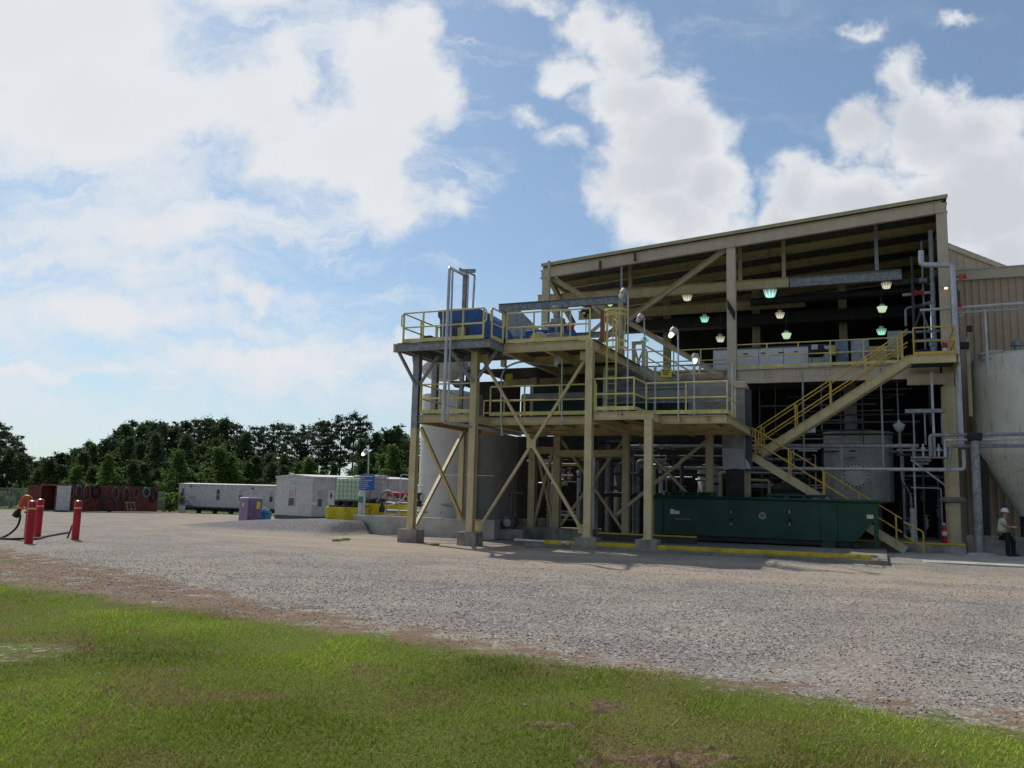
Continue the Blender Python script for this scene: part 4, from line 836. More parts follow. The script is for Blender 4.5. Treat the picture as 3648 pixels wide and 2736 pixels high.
part('support', MB().ib((-1.2, 6.9, 6.6), (-1.2, 6.9, 7.4), .3, .3, up=(0, 1, 0)), dgrey, ev); part('bracket', MB().poly([(-2.0, 6.4, 6.85), (-1.1, 6.4, 6.85), (-1.3, 6.4, 6.5), (-1.7, 6.4, 6.55)], (0, .1, 0)), dgrey, ev)
tm = thing('manway_tank', 'grey cylindrical tank with a round bolted manway behind the stairs', 'tank', (14.8, 15.3, 0))
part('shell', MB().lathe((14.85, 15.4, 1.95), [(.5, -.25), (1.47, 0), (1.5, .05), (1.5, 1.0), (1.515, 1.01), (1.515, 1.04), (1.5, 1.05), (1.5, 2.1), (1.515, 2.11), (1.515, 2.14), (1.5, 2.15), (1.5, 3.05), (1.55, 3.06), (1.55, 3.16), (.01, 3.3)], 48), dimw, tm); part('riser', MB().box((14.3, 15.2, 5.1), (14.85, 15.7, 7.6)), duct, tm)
p = q(4, 740, 720, 13.85); mw = part('manway', MB().lathe((p[0], 13.98, p[2]), [(.01, -.14), (.56, -.14), (.56, 0), (.45, .02), (.45, .2)], 36, (0, 1, 0)), whited, tm)
bo = MB()
for k in range(20): a = 6.283 * k / 20; bo.lathe((p[0] + .5 * math.cos(a), 13.80, p[2] + .5 * math.sin(a)), [(.035, 0), (.035, .04)], 6, (0, 1, 0))
part('bolts', bo, blackr, mw); part('davit', MB().tube([(p[0] - .6, 13.9, p[2] - .5), (p[0] - .6, 13.85, p[2] + .75), (p[0], 13.85, p[2] + .8)], .03, 6), galv, mw)
for a in range(4): part('leg', MB().bar((14.85 + 1.2 * math.cos(a * 1.57 + .8), 15.4 + 1.2 * math.sin(a * 1.57 + .8), 0), (14.85 + 1.2 * math.cos(a * 1.57 + .8), 15.4 + 1.2 * math.sin(a * 1.57 + .8), 2.1), .18, .18), dgrey, tm)
tr = thing('cone_bottom_tank', 'huge algae-streaked cream tank with a cone bottom at the right edge', 'tank', (22.6, 13.6, 0))
tl = q(13, 1262, 700, 14); ta = q(13, 2110, 470, 14); ua = ta[0]; RT = (ua - tl[0]) * .97; zs_ = q(13, 1262, 668, 14)[2]; za = q(4, 2160, 1080, 14)[2]; zc = q(4, 1700, 560, 14)[2]
part('shell', MB().lathe((ua, 14.2, 0), [(.22, za), (RT * .98, zc), (RT, zc + .12), (RT, zs_ - .08), (RT * .96, zs_ + .06), (RT * .6, zs_ + .26), (RT * .2, zs_ + .37), (.01, zs_ + .38)], 72), tankg, tr)
p = q(13, 1620, 500, 13.2); part('hatch', MB().lathe((p[0], 13.2, p[2] - .30), [(.42, 0), (.42, .2), (.5, .21), (.5, .26), (.1, .34), (.01, .36)], 28, (-.15, -.1, 1)), whited, tr)
v0 = part('vent', MB().lathe((ua, 14.2, zs_ + .30), [(.14, 0), (.14, .3), (.27, .31), (.27, .36), (.22, .5), (.1, .58), (.01, .6)], 20), galv, tr)
for a in (3.5, 4.9, 6.2, 1.5): part('leg', MB().bar((ua + RT * .93 * math.cos(a), 14.2 + RT * .93 * math.sin(a), 0), (ua + RT * .93 * math.cos(a), 14.2 + RT * .93 * math.sin(a), zc + .1), .25, .25), dark, tr)
sp = thing('pipe_column', 'thick grey vertical pipe post standing right of the round tan column', 'post', (19.1, 9.2, .05)); part('pipe', MB().lathe((19.1, 9.25, .05), [(.15, 0), (.15, 4.3)], 18), galv, sp); part('base', MB().lathe((19.1, 9.25, .05), [(.55, 0), (.5, .05), (.2, .08)], 20), concl, sp); part('saddle', MB().cb((19.1, 9.2, 4.45), (.5, .25, .3)), blackr, sp, bevel=.04)

# ------------------------------------------------------------------ pipework
hp = thing('long_pipe_run', 'silver horizontal pipes crossing behind the stairs towards the right edge', 'pipes', (15, 9.6, 3.2))
for v_, pts, r, m_ in ((9.75, [(5.2, 3.16), (18.3, 3.22), (18.75, 3.24), (18.75, 4.0)], .075, galvl), (9.85, [(5.5, 4.12), (17.2, 4.15)], .08, galv)):
    part('pipe', MB().tube(bend([(a, v_, z) for a, z in pts], .12), r, 10), m_, hp)
part('pipe', MB().tube(bend([(17.6, 9.6, 3.75), (17.6, 9.6, 4.55), (24, 9.6, 4.62)], .12), .07, 10), galv, hp); part('pipe', MB().tube(bend([(18.1, 9.5, 3.7), (18.1, 9.5, 4.35), (24, 9.5, 4.42)], .1), .045, 10), galvl, hp); part('pipe', MB().tube(bend([(18.2, 9.65, 3.2), (18.3, 9.65, 4.12), (24, 9.65, 4.17)], .12), .07, 10), galv, hp)
for k, u_ in enumerate((12.9, 14.35, 15.9, 17.0)): part('hanger', MB().bar((u_, 9.8, .3 if k % 2 else 3.1), (u_, 9.8, 4.2 if k % 2 else 7.3), .07, .07), galv, hp)
vm = thing('valve_manifold', 'cluster of silver valves on a small bracket shelf beside the round column', 'valves', (17.5, 9.9, 3.6))
part('shelf', MB().box((16.9, 9.7, 3.66), (18.3, 10.2, 3.72)), galv, vm); part('shelf_brace', MB().bar((16.9, 9.75, 3.6), (18.2, 9.75, 2.5), .07, .07), galv, vm); part('channel', MB().box((16.75, 9.7, 5.45), (18.2, 9.85, 5.6)), galv, vm)
for k, u_ in enumerate((17.0, 17.35, 17.6, 17.9, 18.15)): part('valve', MB().lathe((u_, 9.8, 3.72), [(.04, 0), (.04, .2), (.09, .22), (.09, .36), (.04, .38), (.04, .5)], 10), galvl if k % 2 else galv, vm)
for k, u_ in enumerate((17.05, 17.45, 17.75, 18.05)): part('riser', MB().tube([(u_, 9.9, 4.2 if k % 2 else 3.7), (u_, 9.9, 7.1 if k == 2 else 5.5)], .035 if k != 2 else .05, 8), galvl if k == 2 else galv, vm)
wp = thing('white_riser_pipe', 'fat pale insulated pipe climbing the right corner post with two elbows', 'pipe', (18.8, 10.5, 4.3)); A = [q(6, 1310, 600, 10.5), q(6, 1310, 722, 10.5), q(6, 1582, 722, 10.5)]
part('pipe', MB().tube(bend([A[0], A[1], A[2], (18.74, 10.5, 7.2), (18.74, 10.5, 4.2)], .18), .115, 14), galvl, wp)
hz = thing('roof_line_pipe', 'silver pipe bridge running right from the corner post across the tan building', 'pipes', (19, 10.8, 10.2)); a = q(6, 1300, 1120, 11.0); b_ = q(6, 2212, 1085, 11.0)
part('pipe', MB().tube([(a[0], 11, a[2]), (24, 11, a[2] + .1)], .06, 10).tube([(18.9, 11.2, a[2] - .15), (24, 11.2, a[2] - .1)], .05, 10), galvl, hz); p = q(6, 1870, 1110, 11.2); part('post', MB().tube([(p[0], 11.2, p[2]), (p[0], 11.2, 7.0)], .05, 8), galvl, hz); part('stay', MB().tube([(18.9, 11, a[2] - .35), (19.35, 11, a[2])], .02, 6), galvl, hz)
fl = thing('pipe_on_floor', 'length of grey pipe lying on the ground between the left footings', 'pipe', (3, 1.0, .1)); p = qz(2, 1120, 1290, .1); p2 = qz(2, 1580, 1318, .26); part('pipe', MB().tube([(p[0], p[1], .12), (p2[0], p2[1], .27)], .06, 12), galvl, fl)
# deep pipework filling the shaded lower bays
rr = random.Random(5)
for nm, lb, u0, u1, v0, v1, n_ in (('pipework_bay', 'tangle of dark vertical pipes in the shade left of the dumpster', 4.0, 9.6, 6.5, 13.4, 62), ('pipework_bay', 'dark pipes and valves in the shade behind the dumpster', 9.8, 13.6, 10.4, 16, 34), ('pipework_bay', 'dark pipes in the shade between the round tank and the round column', 16.2, 18.4, 12, 17, 22), ('pipework_bay', 'narrow dark pipes between the grey storage tank and inner columns', 1.2, 4.0, 8.4, 12, 20)):
    pw = thing(nm, lb, 'pipework', ((u0 + u1) / 2, (v0 + v1) / 2, .1))
    for k in range(n_):
        u_ = rr.uniform(u0, u1); v_ = rr.uniform(v0, v1); m_ = rr.choice([dark, dgrey, dgrey, galv, galv, galvl, tand]); z1 = rr.uniform(2.2, 4.4); kind = rr.random()
        if kind < .5: part('pipe', MB().tube(bend([(u_, v_, .1), (u_, v_, z1), (u_ + rr.uniform(-1.6, 1.6), v_ + rr.uniform(-.6, .6), z1 + .01)], .12), rr.choice([.03, .04, .06, .09]), 8), m_, pw)
        elif kind < .8: z = rr.uniform(.6, 4.2); part('pipe', MB().tube([(u0 + rr.uniform(0, 1), v_, z), (u1 - rr.uniform(0, 1), v_, z)], rr.choice([.03, .05, .07]), 8), m_, pw)
        else:
            z = rr.uniform(.5, 2.5); part('valve', MB().lathe((u_, v_, z), [(.05, 0), (.05, .12), (.14, .13), (.14, .17), (.09, .2), (.09, .38), (.14, .4), (.14, .44), (.04, .46), (.04, .6), (.16, .61), (.16, .63), (.02, .64)], 12), m_, pw)
for nm, lb, c, r, h, m_ in (('process_vessel', 'dark grey upright vessel behind the second front column', (5.6, 9.6, .3), .75, 3.2, dgrey), ('process_vessel', 'dim cream vessel glimpsed between the front columns', (4.9, 12.5, .3), .8, 2.6, duct), ('process_vessel', 'slim grey vessel deep in the shade above the dumpster', (8.6, 12.2, .3), .55, 3.2, duct), ('process_vessel', 'squat dark vessel in the shade right of the chute', (12.0, 12.6, .3), .8, 2.4, dark)):
    vv = thing(nm, lb, 'vessel', c); part('shell', MB().lathe(c, [(r * .6, .35), (r, .6), (r, h * .88), (r * .7, h * .98), (.05, h)], 28), m_, vv); part('nozzle', MB().lathe((c[0], c[1], c[2] + h), [(.1, 0), (.1, .3), (.16, .31), (.16, .36)], 12), m_, vv)
    for a in (.8, 2.4, 4.0, 5.5): part('leg', MB().bar((c[0] + r * .75 * math.cos(a), c[1] + r * .75 * math.sin(a), .05), (c[0] + r * .75 * math.cos(a), c[1] + r * .75 * math.sin(a), .95), .1, .1), dark, vv)
ep = thing('pump_with_motor', 'dark round-faced pump on a block beside the left footings', 'pump', (2.0, 4.8, 0)); c = q(2, 1075, 1135, 5.2)
part('plinth', MB().box((1.35, 4.9, 0), (2.4, 5.6, .42)), conc, ep, bevel=.015); part('volute', MB().lathe((c[0], 4.95, c[2]), [(.02, 0), (.2, 0), (.3, .06), (.3, .22), (.18, .26), (.18, .8), (.02, .82)], 24, (0, 1, 0)), dgrey, ep); part('suction', MB().lathe((c[0], 4.88, c[2]), [(.02, 0), (.16, 0), (.16, .07)], 20, (0, 1, 0)), duct, ep)
part('pipe', MB().tube(bend([(c[0] - .35, 5.1, .6), (c[0] - .35, 5.1, .95), (c[0] + .1, 5.1, .95), (c[0] + .1, 5.1, 1.9), (c[0] + .6, 5.1, 1.9)], .08), .04, 8), dgrey, ep)

# lamps -------------------------------------------------------------------
hl = thing('hanging_lamp', 'lit hanging lamp', 'lamp', (0, 0, 0)); BASE[hl.name] = Vector((0, 0, 0))
part('stem', MB().tube([(0, 0, .3), (0, 0, 2.2)], .012, 6), dgrey, hl); part('ballast', MB().lathe((0, 0, .16), [(.08, 0), (.14, .02), (.14, .14), (.03, .17)], 16), lampg, hl)
refl = part('reflector', MB().lathe((0, 0, 0), [(.17, -.18), (.19, -.17), (.30, .12), (.29, .14), (.12, .16)], 10), lit_green, hl, smooth_=False); part('bulb', MB().lathe((0, 0, -.12), [(.02, 0), (.05, .04), (.04, .16), (.02, .18)], 10), lit_hot, refl)
LM = [((7.19, 14, 11.82), 'w', 'upper left cream lit lamp hanging in the left bay of the shed', 1.3), ((11.17, 14, 11.76), 'b', 'big turquoise lit lamp hanging just right of the middle column', 2.1), ((8.05, 14, 10.66), 'g', 'turquoise green lamp hanging left of the middle column', 1), ((11.61, 14, 10.64), 'w', 'cream lamp below the big turquoise one', 1),
      ((8.81, 14, 9.63), 'w', 'cream lamp hanging low just left of the middle column', 1), ((11.89, 14, 9.63), 'p', 'pale greenish lamp lowest right of the middle column', 1), ((5.04, 14, 9.67), 'g', 'bright green lamp above the clear sheets beside the caged ladder', .9), ((16.28, 14, 11.74), 'w', 'topmost cream lamp under the grey crane girder end', 1.1), ((16.07, 14, 10.64), 'p', 'yellowish lamp second down near the top of the stairs', 1), ((16.01, 14, 9.61), 'g', 'green lamp above the tallest grey cabinet', 1)]
lit_p = emis('lit pale green lamp glass', (.75, 1, .62), .62, (.5, .6, .4))
lit = {'w': lit_white, 'b': lit_blue, 'g': lit_green, 'p': lit_p}
for i, (c, k, lb, sz) in enumerate(LM):
    o = hl if i == 0 else copy_tree(hl); o.location = PL.m @ Vector(c); o.scale = (.76 * sz ** .5,) * 3; o['label'] = lb; o['group'] = 'hanging lamps under the shed roof'
    for ch in o.children:
        if ch.name.startswith('reflector'):
            if ch.data.users > 1: ch.data = ch.data.copy()
            ch.data.materials.clear(); ch.data.materials.append(lit[k])
def flood(base, top, lb, lit_=False, tilt=-.5, r=.027, sc=1.0):
    f = thing('floodlight', lb, 'floodlight', base, group='floodlights on poles around the platforms'); top = Vector(top); sc *= .82
    part('pole', MB().tube([base, top], r, 8), galvl, f); ax = Vector((-.75 * abs(tilt) * 1.5, -.35, -1)).normalized(); c = top + Vector((-.18, -.05, .02)) * sc
    part('arm', MB().tube([top, c], .022, 6), lampg, f)
    part('housing', MB().lathe(c - ax * .16 * sc, [(.05 * sc, 0), (.15 * sc, .02 * sc), (.17 * sc, .12 * sc), (.16 * sc, .24 * sc), (.12 * sc, .27 * sc)], 16, ax), lampg, f)
    part('lens', MB().lathe(c + ax * .11 * sc, [(.11 * sc, 0), (.10 * sc, .12 * sc), (.06 * sc, .2 * sc), (.01, .22 * sc)], 14, ax), lit_hot if lit_ else whited, f)
    return f
flood((9.54, 1.2, 4.4), (9.53, 1.2, 7.5), 'lit floodlight on the tall pole right of the yellow sign', True); flood((7.3, 5.4, zm), (7.25, 5.4, 9.0), 'unlit floodlight on the pole just right of the ladder cage, the lower of the two')
flood((7.76, 1.2, zm), (7.75, 1.2, 9.0), 'unlit floodlight, highest of all, on a pole beside the ladder cage'); flood((5.42, 1.0, 4.3), (5.38, 1.0, 6.65), 'floodlight under the upper platform left of the second tall column', sc=1.0, tilt=.2)
flood((9.6, 4.6, 6.4), (9.6, 4.6, 7.15), 'lit floodlight low over the clear sheets, right of the tall pole', True, tilt=0)
cd = thing('conduit', 'curved grey conduit rising between the left columns under the upper platform', 'conduit', (3.05, 1.0, 4.2)); part('pipe', MB().tube(bend([(3.1, 1.05, 3.95), (3.05, 1.0, 4.3), (3.0, 1.0, 6.4), (3.5, 1.6, 6.8), (4.5, 3.0, 6.75)], .45, 8), .035, 8), galvl, cd)
nd = thing('down_pipe', 'grey square drop post hanging from the shed roof in the left bay', 'post', (4.0, VF, 11.3)); p = q(1, 2052, 50, VF); p2 = q(1, 2052, 310, VF); part('post', MB().bar(p, p2, .1, .1), galv, nd)
fx = thing('emergency_floodlight', 'black boxy floodlight on the brace in the left bay of the shed', 'floodlight', q(8, 1960, 150, VF - .3)); p = Vector(q(8, 2030, 150, VF - .3)); part('housing', MB().cb(p, (.5, .3, .42)), blackr, fx, bevel=.06); part('lens', MB().lathe(p + Vector((-.22, -.12, -.05)), [(.02, 0), (.22, 0), (.24, .08), (.2, .12)], 18, (-.6, -.7, -.3)), lit_p, fx)
fx = thing('wall_lamp', 'small grey wall lamp with warm light on the right corner column', 'lamp', q(6, 1520, 910, VF - .4)); p = Vector(q(6, 1520, 905, VF - .4)); part('housing', MB().cb(p, (.28, .25, .16)), lampg, fx, bevel=.03); part('lens', MB().cb(p + Vector((.03, -.05, -.12)), (.12, .12, .06)), emis('warm lit lamp glass', (1, .7, .4), 1.6), fx)
gl = thing('globe_lamp', 'unlit jar lamp on a bent pole behind the stairs near the round column', 'lamp', (16.3, 12.4, .36)); p = q(4, 1118, 290, 12.4); part('pole', MB().tube(bend([(p[0] + .4, 12.4, .9), (p[0] + .35, 12.4, 2.3), (p[0] + .03, 12.4, 2.9), (p[0] + .03, 12.4, p[2])], .15), .035, 8), galv, gl); part('globe', MB().lathe((p[0], 12.4, p[2] - .25), [(.06, 0), (.16, .08), (.24, .28), (.24, .32), (.08, .42), (.06, .5)], 18), whited, gl); part('guard_pipe', MB().tube([(p[0] + .4, 12.4, .36), (p[0] + .4, 12.4, 1.7)], .1, 12), whited, gl)
rb_ = thing('alarm_horn', 'small orange horn and red beacon on the silver riser at the right', 'beacon', q(6, 1660, 825, 10.9)); p = Vector(q(6, 1660, 825, 10.9)); part('horn', MB().lathe(p, [(.05, 0), (.1, .05), (.13, .2)], 12, (.8, -.2, .1)).cb(p, (.14, .12, .2)), orange, rb_); part('mount', MB().cb(p + Vector((-.15, 0, 0)), (.3, .04, .05)), blackr, rb_)
p = Vector(q(6, 1645, 1080, 10.9)); part('beacon', MB().lathe(p, [(.07, -.05), (.09, 0), (.06, .16), (.02, .18)], 12), red, rb_); part('cage', MB().cb(p + Vector((.0, 0, .38)), (.09, .07, .5)), dgrey, rb_); part('rod', MB().bar(p + Vector((-.12, 0, -.05)), p + Vector((-.12, 0, 1.1)), .03, .03), dgrey, rb_)

# ------------------------------------------------------------------ tan building at the right
def corrug(u0, u1, v_, ztop, zbot, pitch=.30, dep=.035):
    mb = MB(); u_ = u0; pts = []
    while u_ < u1:
        for du_, dv in ((0, 0), (.55, 0), (.68, -dep), (.87, -dep)): pts.append((u_ + du_ * pitch, v_ + dv))
        u_ += pitch
    vs_ = []; 
    for a, c in pts: vs_ += [(a, c, zbot), (a, c, ztop(a))]
    mb.add(vs_, [(2 * i, 2 * i + 2, 2 * i + 3, 2 * i + 1) for i in range(len(pts) - 1)]); return mb
bt = thing('tan_building', 'large tan ribbed metal building rising behind the right corner of the shed', 'building', (24, 20, 0))
B1 = q(6, 1540, 525, 20); B2 = q(6, 2120, 752, 20); sl_ = (B2[2] - B1[2]) / (B2[0] - B1[0])
part('gable_wall', corrug(18.9, 34, 20, lambda u_: min(B1[2] + (u_ - B1[0]) * sl_, B1[2] + .1), 0), beige, bt, smooth_=False); part('gable_trim', MB().bar((18.8, 19.9, B1[2] - (B1[0] - 18.8) * sl_ * 0), (34, 19.9, B1[2] + (34 - B1[0]) * sl_), .12, .16), beige, bt)
B3 = q(6, 2120, 757, 17); B4 = q(6, 1640, 865, 17); B5 = q(6, 2212, 800, 17)
part('front_wall', corrug(18.9, 44, 17, lambda u_: B4[2] + .1, 0), mat('rosy tan siding', (.52, .39, .27), .55, var=.06), bt, smooth_=False); part('eave_band', MB().box((18.85, 16.82, B4[2]), (44, 16.95, B3[2] + .05)), beige, bt); part('roof', MB().poly([(18.8, 16.8, B3[2] + .06), (44, 16.8, B3[2] + .06), (44, 19.9, B3[2] + .5), (18.8, 19.9, B3[2] + .5)], (0, 0, .06)), beige, bt)
bl = thing('mounting_post', 'tan square post with dark instruments left of the cream tank dome', 'post', q(13, 1215, 700, 12)); p = q(13, 1220, 260, 12); part('post', MB().bar((p[0], 12, 5.5), (p[0], 12, p[2]), .14, .14), tand, bl); p = q(13, 1130, 400, 11.8); part('instrument', MB().cb(p, (.5, .2, .28)), blackr, bl, bevel=.04); part('instrument', MB().cb((p[0] + .3, p[1], p[2] + .7), (.2, .2, .25)), dark, bl, bevel=.04)

# ------------------------------------------------------------------ containment wall and things by it
cw_ = thing('containment_wall', 'grey concrete containment wall around the storage tank at the left', 'wall', (-2, 4.5, 0))
part('front_wall', MB().box((-5.45, 4.42, -.3), (1.35, 4.66, .78)), concl, cw_, bevel=.015); part('side_wall', MB().box((-5.45, 4.664, -.3), (-5.2, 12, .78)), concl, cw_, bevel=.015); part('end_wall', MB().box((1.1, 4.664, -.3), (1.34, 12, .78)), concl, cw_, bevel=.015)
rl = thing('pipe_handrail', 'thin silver pipe rail standing above the containment wall', 'rail', (-2.6, 5.0, .7)); a = q(23, 1580, 520, 5.0); part('rail', MB().tube(bend([(a[0], 5.0, .3), (a[0], 5.0, a[2]), (1.0, 5.0, a[2] + .02)], .05), .022, 6), galvl, rl)
mf = thing('pipe_manifold', 'knot of small pipes and a black valve above the containment wall', 'pipes', (-3.6, 5.4, .8))
for z, a, b_ in ((1.32, -4.7, -1.0), (.98, -4.6, -1.6)): part('pipe', MB().tube([(a, 5.4, z), (b_, 5.4, z)], .055, 8), galv, mf)
part('pipe', MB().tube(bend([(-4.9, 5.4, 1.35), (-4.5, 5.4, 1.85), (-4.2, 5.4, 1.85), (-3.9, 5.4, 1.4)], .15), .05, 8), galv, mf); part('pipe', MB().tube(bend([(-4.5, 5.35, .6), (-4.3, 5.35, 1.2), (-3.6, 5.35, 1.4), (-3.4, 5.35, 1.7)], .15), .04, 8), galvl, mf)
for u_, z in ((-2.75, 1.2), (-4.6, .9)): part('valve', MB().lathe((u_, 5.38, z), [(.05, 0), (.13, .02), (.13, .25), (.06, .3), (.06, .5), (.12, .52), (.12, .6), (.02, .62)], 12), dark, mf)
part('red_handle', MB().cb((-3.05, 5.3, 1.75), (.1, .06, .18)), orange, mf)
gc = thing('gas_cylinder', 'small pale gas cylinder with a green shoulder by the end of the wall', 'gas cylinder', (-5.0, 5.0, .5)); p = q(23, 1060, 1040, 5.0); part('body', MB().lathe((p[0], 5.0, p[2] - .2), [(.16, 0), (.17, .05), (.17, 1.1), (.12, 1.28), (.04, 1.34), (.04, 1.4)], 18), whited, gc); part('label', MB().lathe((p[0], 5.0, p[2] + .5), [(.174, 0), (.174, .28)], 18), mat('green label', (.05, .3, .2)), gc)
sb = thing('notice_board', 'blue notice board with white lines of writing on a grey post', 'sign', (-4.7, 4.9, .78)); p0 = Vector(q(23, 1050, 520, 4.8)); p1 = Vector(q(23, 1222, 725, 4.8)); part('board', MB().box((p0.x, 4.8, p1.z), (p1.x, 4.82, p0.z)), signb, sb, bevel=.005)
pp = q(23, 1105, 800, 4.9); part('post', MB().bar((pp[0], 4.88, .6), (pp[0], 4.88, p0.z - .05), .09, .05), galvl, sb)
wt = MB()
for k, (a, b_, h) in enumerate(((.04, .90, .022), (.16, .34, .013), (.16, .86, .013), (.16, .58, .013), (.16, .56, .013), (.16, .66, .013), (.16, .48, .013))):
    z = p0.z - .07 - k * (p0.z - p1.z - .12) / 6.4; wd = p1.x - p0.x
    x_ = p0.x + a * wd; rr = random.Random(k)
    while x_ < p0.x + b_ * wd: l_ = rr.uniform(.02, .06); wt.box((x_, 4.793, z - h), (min(x_ + l_, p0.x + b_ * wd), 4.798, z + h)); x_ += l_ + .012
    if k: wt.box((p0.x + .05 * wd, 4.793, z - .02), (p0.x + .11 * wd, 4.798, z + .02))
part('lettering', wt, white, sb)
f_ = flood(tuple(q(23, 1145, 760, 5.1)), tuple(q(23, 1155, 225, 5.1)), 'lit floodlight on a pole behind the blue notice board', True, tilt=-.9, sc=.9)

# gusset plates and bolts on the frame joints
def gusset(parent, u, v, z, w_, h_, m):
    gp_ = part('gusset_plate', MB().poly([(u - w_ / 2, v, z - h_ / 2), (u + w_ / 2, v, z - h_ / 2), (u + w_ / 2, v, z + h_ / 2), (u - w_ / 2, v, z + h_ / 2)], (0, .012, 0)), m, parent); bo = MB()
    for i in (-1, 1):
        for k in range(3): bo.lathe((u + i * w_ * .3, v - .012, z + (k - 1) * h_ * .3), [(.018, 0), (.018, .012)], 6, (0, 1, 0))
    part('bolts', bo, m, gp_)
for u, z in ((2.62, 6.7), (6.5, .72), (6.48, 6.65), (2.6, .68), (4.55, 3.6)): gusset(tw, u, .285, z, .34, .3, tan)
for u in (9.75, 18.4, .65): gusset(sh, u, VF - .17, rz_(u) - .3, .36, .42, beige)
for u in (2.2, 5.6): part('roof_bracket', MB().cb((q(5, 340, 170, VF - .3)[0] if u < 3 else q(5, 645, 100, VF - .3)[0], VF - .3, rz_(u) - .28), (.10, .14, .42)), dgrey, sh)
part('downlight', MB().poly([(9.62, VF - .2, 10.5), (9.62, VF - .3, 10.9), (9.95, VF - .3, 10.3), (9.9, VF - .2, 9.95)], (0, -.2, 0)), blackr, sh)
# clutter high on the right inside the shed
uc = thing('overhead_pipework', 'grey pipes and red valves bunched high under the roof left of the right column', 'pipework', (17.5, 12.5, 10))
for p_, r, m_ in (([(17.0, 13, 9.6), (17.0, 13, 10.4), (18.2, 13, 10.6)], .05, galv), ([(17.3, 12.6, 8.0), (17.3, 12.6, 12.6)], .06, dgrey), ([(17.7, 12.4, 8.0), (17.7, 12.4, 13.2)], .04, galv), ([(18.05, 12.2, 8.0), (18.05, 12.2, 13.6)], .09, galv),
                 ([(16.6, 13.5, 11.7), (18.3, 13.5, 11.75)], .14, dgrey), ([(16.9, 13.0, 11.0), (18.2, 13.0, 11.05)], .07, galvl), ([(16.8, 12.9, 9.3), (18.3, 12.9, 9.3)], .06, galvl), ([(17.2, 12.8, 8.9), (18.3, 12.8, 8.85)], .08, galv), ([(17.2, 12.2, 9.1), (17.6, 12.2, 10.1)], .05, dgrey), ([(17.9, 12.2, 9.1), (17.6, 12.2, 10.1)], .04, duct)):
    part('pipe', MB().tube(bend(p_, .15) if len(p_) > 2 else p_, r, 8), m_, uc)
for c, m_ in (((17.5, 12.3, 10.9), redd), ((17.8, 12.3, 10.4), duct), ((17.45, 12.3, 10.3), dgrey), ((17.7, 12.2, 11.4), galv)): part('valve', MB().lathe(c, [(.05, -.15), (.14, -.13), (.14, -.1), (.08, -.08), (.08, .08), (.14, .1), (.14, .13), (.05, .15)], 12, (1, .2, 0)), m_, uc)
# inclined stair and dark equipment seen under the roof at the left
bs = thing('rear_stair', 'tan stair flight sloping down behind the ladder cage towards the shed', 'stairs', (8, 8, 7.2))
for v_ in (6.0, 6.9): part('stringer', MB().chan((6.95, v_, 7.1), (9.4, v_, 5.6), .26, .08), tan, bs); part('handrail', MB().tube([(6.95, v_, 8.1), (9.4, v_, 6.6)], .025, 8).tube([(6.95, v_, 7.65), (9.4, v_, 6.15)], .02, 8), yel, bs)
for k in range(8): part('tread', MB().box((7.1 + k * .3, 6.02, 6.98 - k * .184), (7.34 + k * .3, 6.88, 7.01 - k * .184)), dgrey, bs)
rk = thing('support_frame', 'tan cross-braced frame seen against the sky right of the ladder cage', 'frame', (7.2, 10.5, 7.7))
fa_ = q(9, 530, 110, 10.6); fb_ = q(9, 700, 500, 10.6); fu, fw, fz = fa_[0], fb_[0], fa_[2]
for u in (fu, fw): part('post', MB().ib((u, 10.6, 7.0), (u, 10.6, fz), .16, .14, up=(0, 1, 0)), tand, rk)
part('brace', MB().bar((fu, 10.55, fz - .1), (fw, 10.55, 7.3), .07, .09), tand, rk); part('brace', MB().bar((fw, 10.62, fz - .3), (fu, 10.62, 7.6), .06, .08), tand, rk); part('beam', MB().ib((fu - .1, 10.6, fz), (fw + .1, 10.6, fz), .14, .12), tand, rk)

hr_ = thing('overhead_pipe_rack', 'thin dark horizontal pipes high behind the stairs under the upper floor', 'pipes', (14, 13, 5.5)); rr = random.Random(3)
for k in range(14): z = 4.4 + k * .22 + rr.uniform(-.06, .06); a = rr.uniform(10.4, 13); part('pipe', MB().tube([(a, 12.4 + .3 * (k % 4), z), (rr.uniform(15, 18.2), 12.4 + .3 * (k % 4), z + .02)], rr.choice([.02, .03, .045]), 6), rr.choice([dgrey, dgrey, galv, dgrey, dark]), hr_)
for k in range(9): u_ = 10.8 + k * .85 + rr.uniform(-.2, .2); part('hanger', MB().tube([(u_, 12.6, rr.uniform(4.0, 5.2)), (u_, 12.6, 7.1)], .03, 6), rr.choice([galv, dgrey]), hr_)
for c in ((12.9, 11.2, 4.9), (12.95, 11.2, 4.1)): part('tray', MB().cb(c, (.75, .4, .2)), whited, hr_)
# ------------------------------------------------------------------ yard at the left
def gw(k, x, y): return g(k, x, y)
# bollards
for i, (x, y, lb) in enumerate(((375, 1232, 'red bollard nearest the orange water monitor, front one of the close pair'), (487, 1150, 'red bollard standing just behind the nearest one, pale band near its top'), (985, 1190, 'lone red bollard with pale band, to the right of the close pair'))):
    p = gw(21, x, y); bo_ = thing('red_bollard', lb, 'bollard', (p.x, p.y, terrain(p.x, p.y) - .03), W, 'red bollards around the water monitor'); B_ = BASE[bo_.name]
    part('post', MB().lathe(B_, [(.115, 0), (.115, 1.2), (.10, 1.26), (.06, 1.285), (.01, 1.29)], 24), red, bo_); part('band', MB().lathe(B_ + Vector((0, 0, 1.02)), [(.117, 0), (.117, .045)], 24), mat('pale band', (.75, .62, .25)) if i == 0 else MATS['pale band'], bo_)
p = gw(21, 300, 1180); z0 = terrain(p.x, p.y); dpt = p.y
mo = thing('water_monitor', 'orange red fire water monitor with black nozzle beside the red bollards', 'fire monitor', (p.x, p.y, z0), W); B_ = Vector((p.x, p.y, z0))
